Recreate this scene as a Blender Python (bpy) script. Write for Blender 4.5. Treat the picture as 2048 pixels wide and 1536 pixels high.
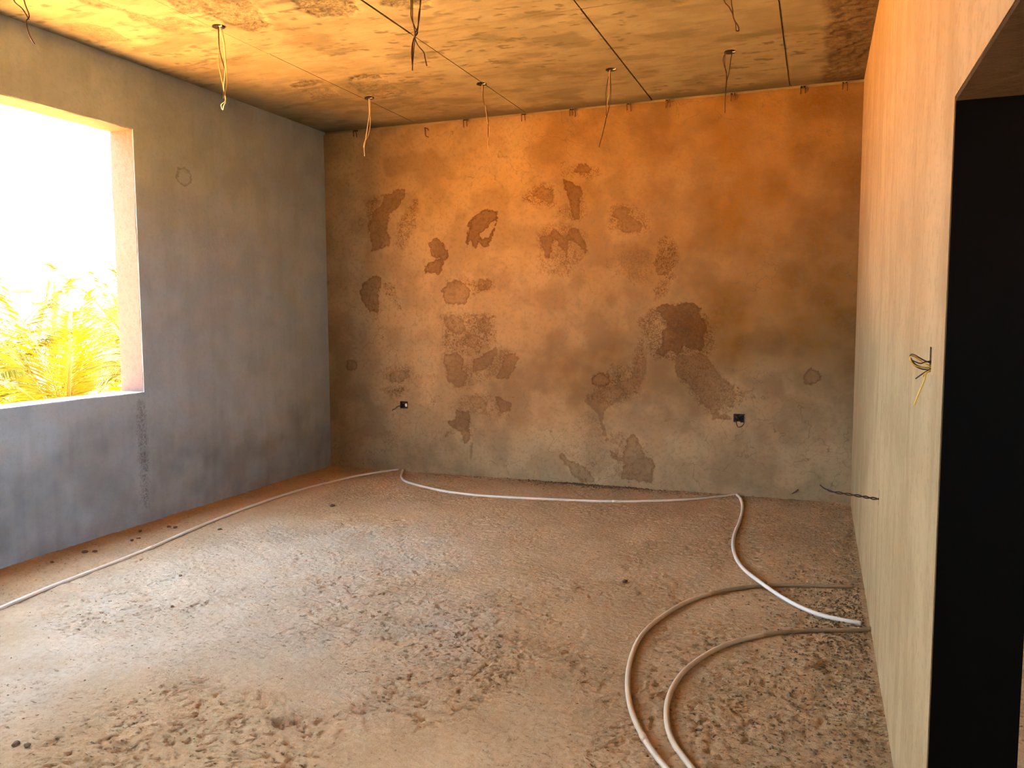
import bpy, bmesh, math, random
import numpy as np
from mathutils import Matrix, Vector

# ------------------------------------------------------------------ camera, sky, sun, exposure
for o in list(bpy.data.objects):
    bpy.data.objects.remove(o)
scene = bpy.context.scene
COL = scene.collection
W, D, H = 5.287, 7.458, 3.6            # room width (x), distance of the far wall (y), height (z)
cam_data = bpy.data.cameras.new('camera')
cam_data.sensor_width = 36.0
cam_data.lens = 1603.9 / 2048 * 36.0
cam_data.clip_end = 500
cam = bpy.data.objects.new('camera', cam_data)
COL.objects.link(cam)
cam.matrix_world = Matrix((
    (0.934209, -0.026882, 0.355711, 4.9904),
    (0.356702, 0.081881, -0.930623, 0.0),
    (-0.004109, 0.996279, 0.086083, 1.6534),
    (0, 0, 0, 1)))
scene.camera = cam

SKY_COLOR, SKY_STRENGTH = (0.66, 0.84, 1.0), 25.0
SUN_COLOR, SUN_STRENGTH = (1.0, 0.62, 0.26), 420.0
world = bpy.data.worlds.new('hazy_sky')
scene.world = world
world.use_nodes = True
_nt = world.node_tree
_bg = _nt.nodes['Background']
_bg.inputs[0].default_value = (*SKY_COLOR, 1)
_bg.inputs[1].default_value = SKY_STRENGTH
sun_data = bpy.data.lights.new('sun', 'SUN')
sun_data.energy = SUN_STRENGTH
sun_data.color = SUN_COLOR
sun_data.angle = math.radians(0.6)
sun = bpy.data.objects.new('sun', sun_data)
COL.objects.link(sun)
sun.rotation_euler = Vector((-0.06, 0.80, 0.58)).to_track_quat('Z', 'Y').to_euler()
sun.location = (-6, 20, 25)

vs = scene.view_settings
vs.view_transform = 'Standard'
vs.look = 'None'
vs.gamma = 1.0
vs.use_curve_mapping = False
vs.exposure = 0.0
scene.cycles.max_bounces = 5
scene.cycles.diffuse_bounces = 4
scene.cycles.adaptive_threshold = 0.3
scene.cycles.adaptive_min_samples = 20
scene.cycles.sample_clamp_indirect = 30.0
scene.cycles.caustics_reflective = False
scene.cycles.caustics_refractive = False

# ------------------------------------------------------------------ traced outlines (metres, in the plane of the wall, floor or ceiling)
CORE = [([(0.958, 2.955), (0.89, 2.954), (0.716, 2.897), (0.688, 2.808), (0.591, 2.738), (0.525, 2.589), (0.54, 2.466), (0.566, 2.404), (0.555, 2.328), (0.652, 2.333), (0.776, 2.374), (0.794, 2.457), (0.752, 2.519), (0.772, 2.639), (0.782, 2.698), (0.887, 2.768), (0.965, 2.853), (0.975, 2.949)], 0.5, 0.15),
 ([(1.881, 2.71), (1.998, 2.669), (2.013, 2.604), (1.935, 2.558), (1.871, 2.496), (1.807, 2.448), (1.831, 2.403), (1.902, 2.437), (1.966, 2.542), (1.989, 2.569), (1.965, 2.47), (1.901, 2.329), (1.846, 2.323), (1.791, 2.361), (1.758, 2.305), (1.719, 2.335), (1.703, 2.394), (1.662, 2.33), (1.643, 2.352), (1.664, 2.482), (1.688, 2.525), (1.648, 2.544), (1.713, 2.611), (1.777, 2.665)], 0.62, 0.25),
 ([(1.337, 2.451), (1.386, 2.405), (1.45, 2.3), (1.466, 2.24), (1.408, 2.198), (1.382, 2.11), (1.348, 2.051), (1.249, 2.083), (1.181, 2.069), (1.182, 2.159), (1.25, 2.202), (1.351, 2.229), (1.251, 2.254), (1.244, 2.321), (1.219, 2.381), (1.27, 2.424)], 0.6, 0.2),
 ([(0.612, 2.082), (0.682, 2.05), (0.661, 1.927), (0.634, 1.866), (0.649, 1.774), (0.629, 1.666), (0.514, 1.697), (0.427, 1.807), (0.397, 1.908), (0.468, 2.023)], 0.5, 0.2), ([(1.529, 2.018), (1.626, 1.979), (1.707, 1.897), (1.641, 1.765), (1.526, 1.751), (1.411, 1.767), (1.363, 1.902), (1.43, 1.975)], 0.4, 0.3),
 ([(1.772, 2.013), (1.915, 2.01), (1.946, 1.981), (1.898, 1.894), (1.803, 1.881), (1.771, 1.94)], 0.4, 0.25), ([(2.779, 3.028), (2.836, 3.072), (2.908, 3.067), (2.972, 3.015), (2.923, 2.978), (2.837, 2.972), (2.786, 2.993)], 0.58, 0.2),
 ([(2.67, 2.939), (2.765, 2.913), (2.852, 2.846), (2.881, 2.79), (2.838, 2.751), (2.838, 2.559), (2.78, 2.548), (2.751, 2.605), (2.722, 2.73), (2.707, 2.8), (2.67, 2.87)], 0.58, 0.2), ([(2.381, 2.86), (2.456, 2.89), (2.575, 2.849), (2.59, 2.765), (2.545, 2.684), (2.501, 2.742), (2.396, 2.775), (2.366, 2.819)], 0.45, 0.15),
 ([(2.441, 2.416), (2.53, 2.427), (2.575, 2.488), (2.634, 2.443), (2.693, 2.386), (2.751, 2.508), (2.824, 2.463), (2.889, 2.351), (2.926, 2.267), (2.883, 2.227), (2.824, 2.312), (2.737, 2.356), (2.722, 2.273), (2.708, 2.162), (2.723, 2.008), (2.693, 2.107), (2.693, 2.246), (2.649, 2.276), (2.619, 2.333), (2.575, 2.39), (2.56, 2.307), (2.545, 2.195), (2.485, 2.211), (2.455, 2.31), (2.433, 2.367)],
  0.52, 0.2),
 ([(3.179, 2.648), (3.28, 2.657), (3.337, 2.612), (3.309, 2.572), (3.423, 2.511), (3.445, 2.469), (3.424, 2.415), (3.253, 2.407), (3.224, 2.437), (3.238, 2.492), (3.18, 2.55), (3.136, 2.566)], 0.42, 0.2), ([(3.547, 2.133), (3.595, 2.187), (3.693, 2.171), (3.714, 2.101), (3.695, 2.019), (3.597, 2.007), (3.555, 2.064)], 0.35, 0.2),
 ([(3.59, 1.733), (3.673, 1.76), (3.742, 1.732), (3.837, 1.765), (3.918, 1.758), (3.986, 1.703), (3.973, 1.662), (4.028, 1.594), (4.042, 1.526), (4.016, 1.458), (4.025, 1.363), (3.992, 1.308), (3.924, 1.321), (3.843, 1.347), (3.789, 1.278), (3.706, 1.304), (3.637, 1.248), (3.553, 1.288), (3.636, 1.387), (3.621, 1.484), (3.675, 1.553), (3.633, 1.622), (3.577, 1.678)], 0.68, 0.12),
 ([(3.761, 1.277), (4.033, 1.295), (4.101, 1.2), (4.183, 1.079), (4.276, 1.013), (4.304, 0.919), (4.28, 0.796), (4.2, 0.834), (4.149, 0.749), (4.281, 0.727), (4.269, 0.679), (4.176, 0.695), (4.096, 0.692), (4.068, 0.774), (3.986, 0.826), (3.972, 0.895), (3.875, 1.002), (3.778, 1.069), (3.749, 1.166)], 0.45, 0.12),
 ([(3.37, 1.187), (3.483, 1.245), (3.491, 1.133), (3.457, 1.019), (3.372, 0.932), (3.258, 0.843), (3.127, 0.766), (3.083, 0.692), (3.084, 0.605), (3.144, 0.448), (3.1, 0.431), (3.055, 0.56), (3.009, 0.718), (2.95, 0.759), (2.889, 0.815), (2.919, 0.889), (3.038, 0.936), (3.17, 0.983), (3.343, 1.073)], 0.36, 0.1),
 ([(2.941, 1.035), (3.022, 1.116), (3.125, 1.068), (3.148, 1.011), (3.111, 0.96), (3.038, 0.951), (2.956, 0.985)], 0.35, 0.45), ([(4.872, 1.122), (4.932, 1.189), (5.006, 1.158), (5.026, 1.099), (4.997, 1.046), (4.936, 1.025), (4.874, 1.043)], 0.3, 0.4),
 ([(3.29, 0.47), (3.376, 0.532), (3.434, 0.449), (3.493, 0.309), (3.564, 0.299), (3.579, 0.228), (3.553, 0.054), (3.38, 0.071), (3.249, 0.076), (3.263, 0.179), (3.292, 0.224), (3.219, 0.249), (3.145, 0.288), (3.13, 0.375), (3.174, 0.348), (3.248, 0.28), (3.291, 0.369)], 0.48, 0.2),
 ([(2.617, 0.286), (2.663, 0.304), (2.74, 0.234), (2.892, 0.184), (2.983, 0.087), (3.013, 0.015), (2.877, 0.021), (2.771, 0.073), (2.725, 0.159), (2.632, 0.243)], 0.45, 0.15), ([(1.39, 1.63), (1.514, 1.666), (1.622, 1.604), (1.649, 1.493), (1.566, 1.443), (1.443, 1.505), (1.389, 1.567)], 0.4, 0.25),
 ([(1.771, 1.629), (1.904, 1.628), (1.93, 1.531), (1.877, 1.469), (1.783, 1.481), (1.75, 1.567)], 0.35, 0.25), ([(1.594, 1.431), (1.702, 1.468), (1.803, 1.444), (1.796, 1.358), (1.728, 1.308), (1.606, 1.344), (1.552, 1.381)], 0.28, 0.25),
 ([(1.385, 1.254), (1.537, 1.281), (1.618, 1.207), (1.604, 1.107), (1.671, 1.046), (1.616, 0.932), (1.533, 0.905), (1.423, 0.977), (1.424, 1.078), (1.384, 1.153)], 0.4, 0.22), ([(1.727, 1.209), (1.875, 1.285), (1.968, 1.335), (1.994, 1.262), (1.914, 1.15), (1.82, 1.087), (1.712, 1.072), (1.699, 1.146)], 0.4, 0.22),
 ([(2.047, 1.251), (2.178, 1.289), (2.21, 1.216), (2.177, 1.106), (2.098, 1.007), (1.94, 1.015), (2.02, 1.115)], 0.42, 0.2), ([(0.737, 1.025), (0.812, 1.078), (0.986, 1.075), (0.999, 1.005), (0.882, 0.938), (0.75, 0.947)], 0.32, 0.3), ([(1.683, 0.834), (1.818, 0.826), (1.885, 0.741), (1.844, 0.677), (1.723, 0.71), (1.669, 0.771)], 0.3, 0.25),
 ([(1.952, 0.83), (2.018, 0.832), (2.136, 0.762), (2.136, 0.713), (2.017, 0.647), (2.017, 0.622), (1.977, 0.583), (2.011, 0.659), (1.978, 0.744)], 0.42, 0.2), ([(1.517, 0.702), (1.572, 0.666), (1.668, 0.683), (1.694, 0.583), (1.666, 0.506), (1.692, 0.381), (1.61, 0.326), (1.57, 0.451), (1.501, 0.486), (1.431, 0.508), (1.418, 0.559), (1.502, 0.588)], 0.5, 0.15),
 ([(1.678, 0.355), (1.709, 0.357), (1.702, 0.205), (1.677, 0.152)], 0.3, 0.1), ([(0.205, 1.132), (0.245, 1.186), (0.336, 1.174), (0.373, 1.122), (0.334, 1.068), (0.272, 1.041), (0.212, 1.079)], 0.3, 0.35)]
HALO = [([(1.093, 2.905), (1.141, 2.77), (1.087, 2.505), (0.947, 2.316), (0.827, 2.32), (0.848, 2.515), (0.884, 2.649), (0.989, 2.748)], 0.55), ([(0.496, 2.849), (0.541, 2.907), (0.717, 2.927), (0.958, 2.955), (0.716, 2.897), (0.606, 2.646), (0.531, 2.436), (0.482, 2.621)], 0.5),
 ([(0.681, 2.034), (0.786, 1.994), (0.853, 1.909), (0.903, 1.756), (0.928, 1.71), (0.849, 1.68), (0.765, 1.819), (0.678, 1.896)], 0.65), ([(1.33, 1.902), (1.431, 2.034), (1.546, 2.062), (1.691, 2.015), (1.962, 2.009), (1.946, 1.893), (1.706, 1.838), (1.691, 1.912), (1.529, 2.032), (1.38, 1.961)], 0.6),
 ([(2.619, 2.97), (2.692, 3.061), (2.779, 3.082), (3.036, 3.038), (3.065, 2.941), (2.966, 2.907), (2.779, 2.946)], 0.45), ([(2.23, 2.784), (2.306, 2.878), (2.456, 2.932), (2.575, 2.897), (2.634, 2.666), (2.381, 2.678), (2.26, 2.755)], 0.6), ([(2.395, 2.453), (2.41, 2.043), (2.515, 2.027), (2.708, 2.009), (2.926, 2.239), (2.911, 2.432), (2.693, 2.552), (2.515, 2.532)], 0.4),
 ([(2.634, 2.693), (2.895, 2.843), (2.924, 2.61), (2.838, 2.518), (2.575, 2.571)], 0.45), ([(3.135, 2.692), (3.365, 2.666), (3.521, 2.535), (3.523, 2.411), (3.424, 2.387), (3.253, 2.379), (3.108, 2.427), (3.107, 2.596)], 0.45),
 ([(3.579, 2.339), (3.649, 2.378), (3.745, 2.347), (3.789, 2.182), (3.75, 2.004), (3.669, 1.826), (3.558, 1.771), (3.529, 1.855), (3.598, 1.979), (3.54, 2.106), (3.566, 2.257)], 0.6), ([(3.182, 2.228), (3.369, 2.278), (3.553, 2.244), (3.542, 1.939), (3.372, 1.914), (3.183, 2.058)], 0.25),
 ([(3.381, 1.581), (3.451, 1.651), (3.59, 1.747), (3.836, 1.786), (4.04, 1.662), (4.121, 1.554), (4.125, 1.323), (4.033, 1.254), (3.776, 1.194), (3.568, 1.219), (3.483, 1.273), (3.424, 1.511)], 0.55), ([(3.396, 1.441), (3.481, 1.455), (3.498, 1.133), (3.43, 0.877), (3.142, 0.752), (2.905, 0.787), (2.904, 0.889), (3.139, 1.183), (3.342, 1.186)], 0.5),
 ([(3.734, 1.277), (4.033, 1.295), (4.196, 1.093), (4.407, 0.963), (4.384, 0.854), (4.294, 0.769), (4.096, 0.692), (3.959, 0.825), (3.764, 1.069)], 0.55), ([(3.114, 0.534), (3.26, 0.555), (3.491, 0.452), (3.578, 0.286), (3.567, 0.041), (3.191, 0.058), (3.13, 0.331)], 0.4), ([(2.845, 0.741), (2.632, 0.302), (2.968, 0.057), (3.264, 0.077), (3.115, 0.403), (3.039, 0.69)], 0.22),
 ([(1.321, 1.68), (1.971, 1.689), (2.008, 1.36), (1.875, 1.297), (1.673, 1.208), (1.399, 1.279), (1.33, 1.329), (1.374, 1.48)], 0.55), ([(1.33, 1.303), (1.673, 1.208), (1.995, 1.348), (2.204, 1.301), (2.19, 1.094), (1.94, 1.003), (1.67, 0.909), (1.491, 0.891), (1.369, 1.077)], 0.4),
 ([(1.434, 0.75), (1.56, 0.83), (1.886, 0.915), (1.965, 0.793), (2.149, 0.726), (2.122, 0.602), (1.695, 0.634), (1.475, 0.625)], 0.35), ([(0.59, 1.061), (0.739, 1.142), (1.059, 1.134), (1.057, 1.045), (0.998, 0.941), (0.735, 0.934)], 0.4), ([(0.586, 0.864), (0.764, 0.908), (0.911, 0.925), (1.026, 0.89), (0.85, 0.781), (0.762, 0.772), (0.704, 0.829)], 0.75),
 ([(1.331, 0.35), (1.417, 0.469), (1.529, 0.5), (1.693, 0.457), (1.692, 0.356), (1.556, 0.45), (1.416, 0.38)], 0.6), ([(0.666, 0.434), (0.873, 0.443), (0.84, 0.258), (0.78, 0.176), (0.633, 0.273)], 0.3), ([(1.228, 1.049), (1.27, 1.05), (1.279, 0.693), (1.237, 0.692)], 0.5)]
CONDUIT = {'A': [(0.746, 2.803), (0.707, 3.084), (0.658, 3.44), (0.637, 3.824), (0.593, 4.289), (0.498, 4.888), (0.443, 5.55), (0.455, 6.249), (0.582, 6.915), (0.723, 7.269), (0.845, 7.453)],
 'B': [(0.899, 7.453), (0.955, 7.324), (1.076, 7.092), (1.238, 6.917), (1.507, 6.769), (1.826, 6.653), (2.145, 6.615), (2.523, 6.645), (2.926, 6.707), (3.356, 6.802), (3.641, 6.925), (3.962, 7.103), (4.198, 7.314), (4.317, 7.442)],
 'C': [(4.33, 7.453), (4.38, 7.275), (4.424, 6.955), (4.443, 6.519), (4.441, 6.126), (4.46, 5.782), (4.508, 5.486), (4.579, 5.228), (4.665, 5.022), (4.762, 4.849), (4.879, 4.699), (5.012, 4.585), (5.138, 4.539), (5.241, 4.525)],
 'D': [(5.224, 5.131), (5.066, 5.083), (4.897, 5.039), (4.727, 4.967), (4.562, 4.85), (4.409, 4.674), (4.298, 4.46), (4.212, 4.167), (4.181, 3.927), (4.191, 3.676), (4.228, 3.436), (4.283, 3.232), (4.336, 3.095), (4.397, 2.973), (4.46, 2.871), (4.545, 2.756), (4.661, 2.612)],
 'E': [(5.285, 4.457), (5.183, 4.402), (5.038, 4.348), (4.893, 4.274), (4.751, 4.166), (4.617, 4.016), (4.519, 3.828), (4.454, 3.629), (4.43, 3.433), (4.435, 3.265), (4.466, 3.101), (4.511, 2.977), (4.565, 2.885), (4.628, 2.787), (4.723, 2.635)]}
WIRES = [((1.156, 4.52),
  [[(1.16, 4.52, 3.6), (1.147, 4.52, 3.477), (1.158, 4.52, 3.344), (1.177, 4.52, 3.211), (1.186, 4.52, 3.121)], [(1.169, 4.52, 3.6), (1.206, 4.52, 3.486), (1.212, 4.52, 3.338), (1.203, 4.52, 3.224), (1.186, 4.52, 3.121)], [(1.156, 4.52, 3.6), (1.166, 4.52, 3.441), (1.186, 4.52, 3.308), (1.19, 4.52, 3.209), (1.186, 4.52, 3.121)],
   [(1.173, 4.52, 3.6), (1.189, 4.52, 3.472), (1.198, 4.52, 3.307), (1.193, 4.52, 3.193), (1.186, 4.52, 3.127), (1.189, 4.52, 3.101), (1.167, 4.52, 3.08), (1.154, 4.52, 3.061), (1.17, 4.52, 3.05), (1.188, 4.52, 3.071), (1.189, 4.52, 3.101)]]),
 ((2.975, 3.9),
  [[(2.932, 3.9, 3.6), (2.934, 3.9, 3.305), (2.945, 3.9, 3.215), (2.961, 3.9, 3.162), (2.97, 3.9, 3.135), (2.957, 3.9, 3.099), (2.945, 3.9, 3.049), (2.937, 3.9, 2.947)], [(3.02, 3.9, 3.6), (3.002, 3.9, 3.296), (2.986, 3.9, 3.222), (2.97, 3.9, 3.148), (2.951, 3.9, 3.086), (2.941, 3.9, 3.024), (2.937, 3.9, 2.952)],
   [(3.002, 3.9, 3.6), (2.998, 3.9, 3.271), (2.973, 3.9, 3.173), (2.961, 3.9, 3.124), (2.978, 3.9, 3.071), (3.004, 3.9, 3.034), (3.018, 3.9, 3.002), (3.032, 3.9, 2.955)], [(2.956, 3.9, 3.6), (2.943, 3.9, 3.278), (2.947, 3.9, 3.202), (2.967, 3.9, 3.123), (2.948, 3.9, 3.061), (2.94, 3.9, 2.949)]]),
 ((1.164, 6.45), [[(1.162, 6.45, 3.6), (1.154, 6.45, 3.448), (1.146, 6.45, 3.339), (1.118, 6.45, 3.231), (1.096, 6.45, 3.167), (1.11, 6.45, 3.121), (1.104, 6.45, 3.091)], [(1.168, 6.45, 3.6), (1.175, 6.45, 3.468), (1.173, 6.45, 3.359), (1.14, 6.45, 3.274), (1.112, 6.45, 3.21), (1.096, 6.45, 3.167)]]),
 ((2.272, 6.42), [[(2.276, 6.42, 3.6), (2.285, 6.42, 3.471), (2.312, 6.42, 3.399), (2.32, 6.42, 3.295), (2.338, 6.42, 3.211), (2.333, 6.42, 3.129), (2.327, 6.42, 3.054)], [(2.281, 6.42, 3.6), (2.289, 6.42, 3.463), (2.312, 6.42, 3.391), (2.325, 6.42, 3.295), (2.333, 6.42, 3.203), (2.332, 6.42, 3.087)]]),
 ((3.388, 6.43),
  [[(3.376, 6.43, 3.6), (3.38, 6.43, 3.535), (3.389, 6.43, 3.417), (3.381, 6.43, 3.34), (3.361, 6.43, 3.264), (3.349, 6.43, 3.207), (3.333, 6.43, 3.149), (3.317, 6.43, 3.092), (3.305, 6.43, 3.034), (3.293, 6.43, 2.999)], [(3.371, 6.43, 3.6), (3.372, 6.43, 3.555), (3.352, 6.43, 3.448), (3.344, 6.43, 3.363), (3.353, 6.43, 3.285), (3.345, 6.43, 3.187), (3.325, 6.43, 3.13), (3.317, 6.43, 3.072)],
   [(3.384, 6.43, 3.6), (3.376, 6.43, 3.554), (3.369, 6.43, 3.419), (3.357, 6.43, 3.304), (3.349, 6.43, 3.226)]]),
 ((4.316, 6.34),
  [[(4.305, 6.34, 3.6), (4.28, 6.34, 3.589), (4.27, 6.34, 3.551), (4.274, 6.34, 3.507), (4.29, 6.34, 3.462), (4.294, 6.34, 3.414), (4.292, 6.34, 3.36), (4.286, 6.34, 3.251), (4.288, 6.34, 3.159)], [(4.331, 6.34, 3.6), (4.321, 6.34, 3.52), (4.312, 6.34, 3.448), (4.295, 6.34, 3.388), (4.289, 6.34, 3.287), (4.288, 6.34, 3.156)],
   [(4.309, 6.34, 3.6), (4.287, 6.34, 3.592), (4.277, 6.34, 3.543), (4.286, 6.34, 3.469), (4.298, 6.34, 3.413), (4.292, 6.34, 3.341)]]),
 ((4.495, 4.52), [[(4.482, 4.52, 3.6), (4.475, 4.52, 3.411), (4.474, 4.52, 3.309), (4.5, 4.52, 3.27), (4.516, 4.52, 3.24), (4.53, 4.52, 3.195), (4.548, 4.52, 3.167), (4.551, 4.52, 3.146), (4.541, 4.52, 3.14)], [(4.515, 4.52, 3.6), (4.518, 4.52, 3.405), (4.512, 4.52, 3.304), (4.518, 4.52, 3.257), (4.524, 4.52, 3.213), (4.535, 4.52, 3.179), (4.538, 4.52, 3.148)]]),
 ((1.275, 3.0), [[(1.205, 3.0, 3.6), (1.193, 3.0, 3.302), (1.2, 3.0, 3.224), (1.242, 3.0, 3.18), (1.269, 3.0, 3.129)], [(1.253, 3.0, 3.6), (1.262, 3.0, 3.292), (1.265, 3.0, 3.208), (1.271, 3.0, 3.148), (1.272, 3.0, 3.111), (1.284, 3.0, 3.05), (1.298, 3.0, 3.005)]])]
TIES = [0.394, 1.657, 2.27, 2.762, 3.303, 3.66, 4.23, 4.807, 5.138]
CLODS = [(0.222, 4.071), (0.275, 4.103), (0.304, 4.405), (0.297, 4.473), (0.154, 4.627), (0.276, 4.795), (0.332, 4.8), (0.207, 3.823), (0.695, 4.885), (1.239, 3.894), (1.084, 5.84), (2.127, 2.092), (2.182, 2.097), (3.914, 4.757), (1.599, 3.45)]
CEIL_ROUGH =  [([(0.941, 3.636), (0.788, 3.895), (0.917, 4.358), (0.726, 4.312), (0.741, 4.052), (0.585, 3.945)], 0.8), ([(1.527, 3.721), (1.789, 3.97), (1.516, 4.546), (1.406, 4.661), (1.258, 4.562), (1.242, 4.342), (1.09, 4.263), (1.191, 3.97)], 0.9), ([(1.287, 4.455), (1.509, 4.504), (1.555, 4.68), (1.308, 4.706), (1.251, 4.621)], 1.0), ([(2.038, 3.922), (2.368, 4.124), (2.192, 4.625), (2.057, 4.721), (1.874, 4.648), (1.836, 4.484), (1.862, 4.319)], 1.0), ([(0.225, 4.084), (0.463, 4.228), (0.374, 4.532), (0.169, 4.496), (0.148, 4.226)], 0.6), ([(0.732, 4.284), (1.032, 4.259), (1.067, 4.517), (0.737, 4.522)], 0.6), ([(1.314, 5.837), (1.464, 5.809), (1.645, 5.895), (1.563, 5.997), (1.267, 5.971)], 1.0), ([(0.722, 5.881), (0.897, 5.793), (1.125, 5.853), (1.023, 5.969), (0.754, 5.992)], 1.0), ([(2.51, 4.33), (2.817, 4.375), (2.66, 4.72), (2.572, 4.721), (2.408, 4.692), (2.382, 4.61)], 1.0), ([(1.259, 5.984), (1.553, 6.054), (1.585, 6.528), (1.254, 6.575), (1.175, 6.278)], 0.5), ([(0.736, 6.018), (1.02, 6.048), (0.964, 6.368), (0.667, 6.34)], 0.5)]

# ------------------------------------------------------------------ helpers
RNG = np.random.default_rng(7)
random.seed(5)


_TAB = {}


def vnoise(x, y, seed=0):
    """smooth lattice noise in 0..1"""
    if seed not in _TAB:
        _TAB[seed] = np.random.default_rng(seed).random((256, 256))
    r = _TAB[seed]
    xi, yi = np.floor(x).astype(int), np.floor(y).astype(int)
    fx, fy = x - xi, y - yi
    fx, fy = fx * fx * fx * (fx * (fx * 6 - 15) + 10), fy * fy * fy * (fy * (fy * 6 - 15) + 10)
    a, b = xi & 255, yi & 255
    a1, b1 = (a + 1) & 255, (b + 1) & 255
    return (r[a, b] * (1 - fx) + r[a1, b] * fx) * (1 - fy) + (r[a, b1] * (1 - fx) + r[a1, b1] * fx) * fy


def fbm(x, y, scale, octaves=4, seed=0, gain=0.5):
    s, amp, tot, f = 0.0, 1.0, 0.0, 1.0 / scale
    for k in range(octaves):
        c, n = math.cos(k * 1.1), math.sin(k * 1.1)
        s = s + amp * vnoise((x * c - y * n) * f + 31.7 * k, (x * n + y * c) * f + 17.3 * k, seed + k)
        tot += amp
        amp *= gain
        f *= 2.03
    return s / tot


def sstep(a, b, x):
    t = np.clip((x - a) / (b - a), 0, 1)
    return t * t * (3 - 2 * t)


def poly_sd(px, py, poly):
    """signed distance to a polygon, positive inside"""
    p = np.array(poly, float)
    d = np.full(px.shape, 1e9)
    ins = np.zeros(px.shape, bool)
    for i in range(len(p)):
        a, b = p[i], p[(i + 1) % len(p)]
        ex, ey = b - a
        wx, wy = px - a[0], py - a[1]
        t = np.clip((wx * ex + wy * ey) / (ex * ex + ey * ey + 1e-12), 0, 1)
        d = np.minimum(d, (wx - ex * t) ** 2 + (wy - ey * t) ** 2)
        if abs(ey) > 1e-9:
            c = ((a[1] <= py) != (b[1] <= py)) & (px < a[0] + (py - a[1]) / ey * ex)
            ins ^= c
    return np.where(ins, 1, -1) * np.sqrt(d)


def field(polys, u, v, pad=0.25):
    """largest signed distance over all outlines and, with it, that outline's own values"""
    sd = np.full(u.shape, -pad)
    vals = np.zeros(u.shape + (len(polys[0]) - 1,))
    for e in polys:
        p = np.array(e[0])
        m = (u > p[:, 0].min() - pad) & (u < p[:, 0].max() + pad) & (v > p[:, 1].min() - pad) & (v < p[:, 1].max() + pad)
        if not m.any():
            continue
        d = poly_sd(u[m], v[m], p)
        old = sd[m]
        take = d > old
        sd[m] = np.where(take, d, old)
        vv = vals[m]
        vv[take] = e[1:]
        vals[m] = vv
    return sd, vals


def link(name, mesh, mat=None, parent=None):
    o = bpy.data.objects.new(name, mesh)
    COL.objects.link(o)
    if mat is not None and mesh is not None:
        mesh.materials.append(mat)
    if parent is not None:
        o.parent = parent
    return o


def tag(o, label=None, cat=None, group=None, kind=None):
    if label:
        o['label'] = label
    if cat:
        o['category'] = cat
    if group:
        o['group'] = group
    if kind:
        o['kind'] = kind
    return o


def empty(name, loc=(0, 0, 0)):
    o = bpy.data.objects.new(name, None)
    o.empty_display_size = 0.1
    o.location = loc
    COL.objects.link(o)
    return o


def child(name, mesh, mat, parent):
    """a part whose mesh is given in world coordinates"""
    o = link(name, mesh, mat, parent)
    o.matrix_parent_inverse = Matrix.Translation(parent.location).inverted()
    return o


def mesh_np(name, verts, faces, smooth=None, attrs=None):
    """faces: list of (n,k) arrays"""
    me = bpy.data.meshes.new(name)
    verts = np.asarray(verts, np.float32)
    faces = [np.asarray(f, np.int32) for f in faces if len(f)]
    me.vertices.add(len(verts))
    me.vertices.foreach_set('co', verts.ravel())
    loops = np.concatenate([f.ravel() for f in faces])
    sizes = np.concatenate([np.full(len(f), f.shape[1], np.int32) for f in faces])
    me.loops.add(len(loops))
    me.loops.foreach_set('vertex_index', loops)
    me.polygons.add(len(sizes))
    me.polygons.foreach_set('loop_start', np.concatenate([[0], np.cumsum(sizes)[:-1]]).astype(np.int32))
    if smooth is not None:
        me.polygons.foreach_set('use_smooth', np.asarray(smooth, bool))
    me.update(calc_edges=True)
    for k, a in (attrs or {}).items():
        at = me.attributes.new(k, 'FLOAT', 'POINT')
        at.data.foreach_set('value', np.asarray(a, np.float32))
    me.validate()
    return me


def axis_map(axis, u, v, w):
    if axis == 0:
        return np.stack([w, u, v], -1)
    if axis == 1:
        return np.stack([u, w, v], -1)
    return np.stack([u, v, w], -1)


def merge_lines(a, b, step, extra):
    fixed = sorted({a, b, *[e for e in extra if a < e < b]})
    out = []
    for p, q in zip(fixed[:-1], fixed[1:]):
        n = max(1, int(round((q - p) / step)))
        out += list(np.linspace(p, q, n + 1)[:-1])
    return np.array(out + [b])


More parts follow.
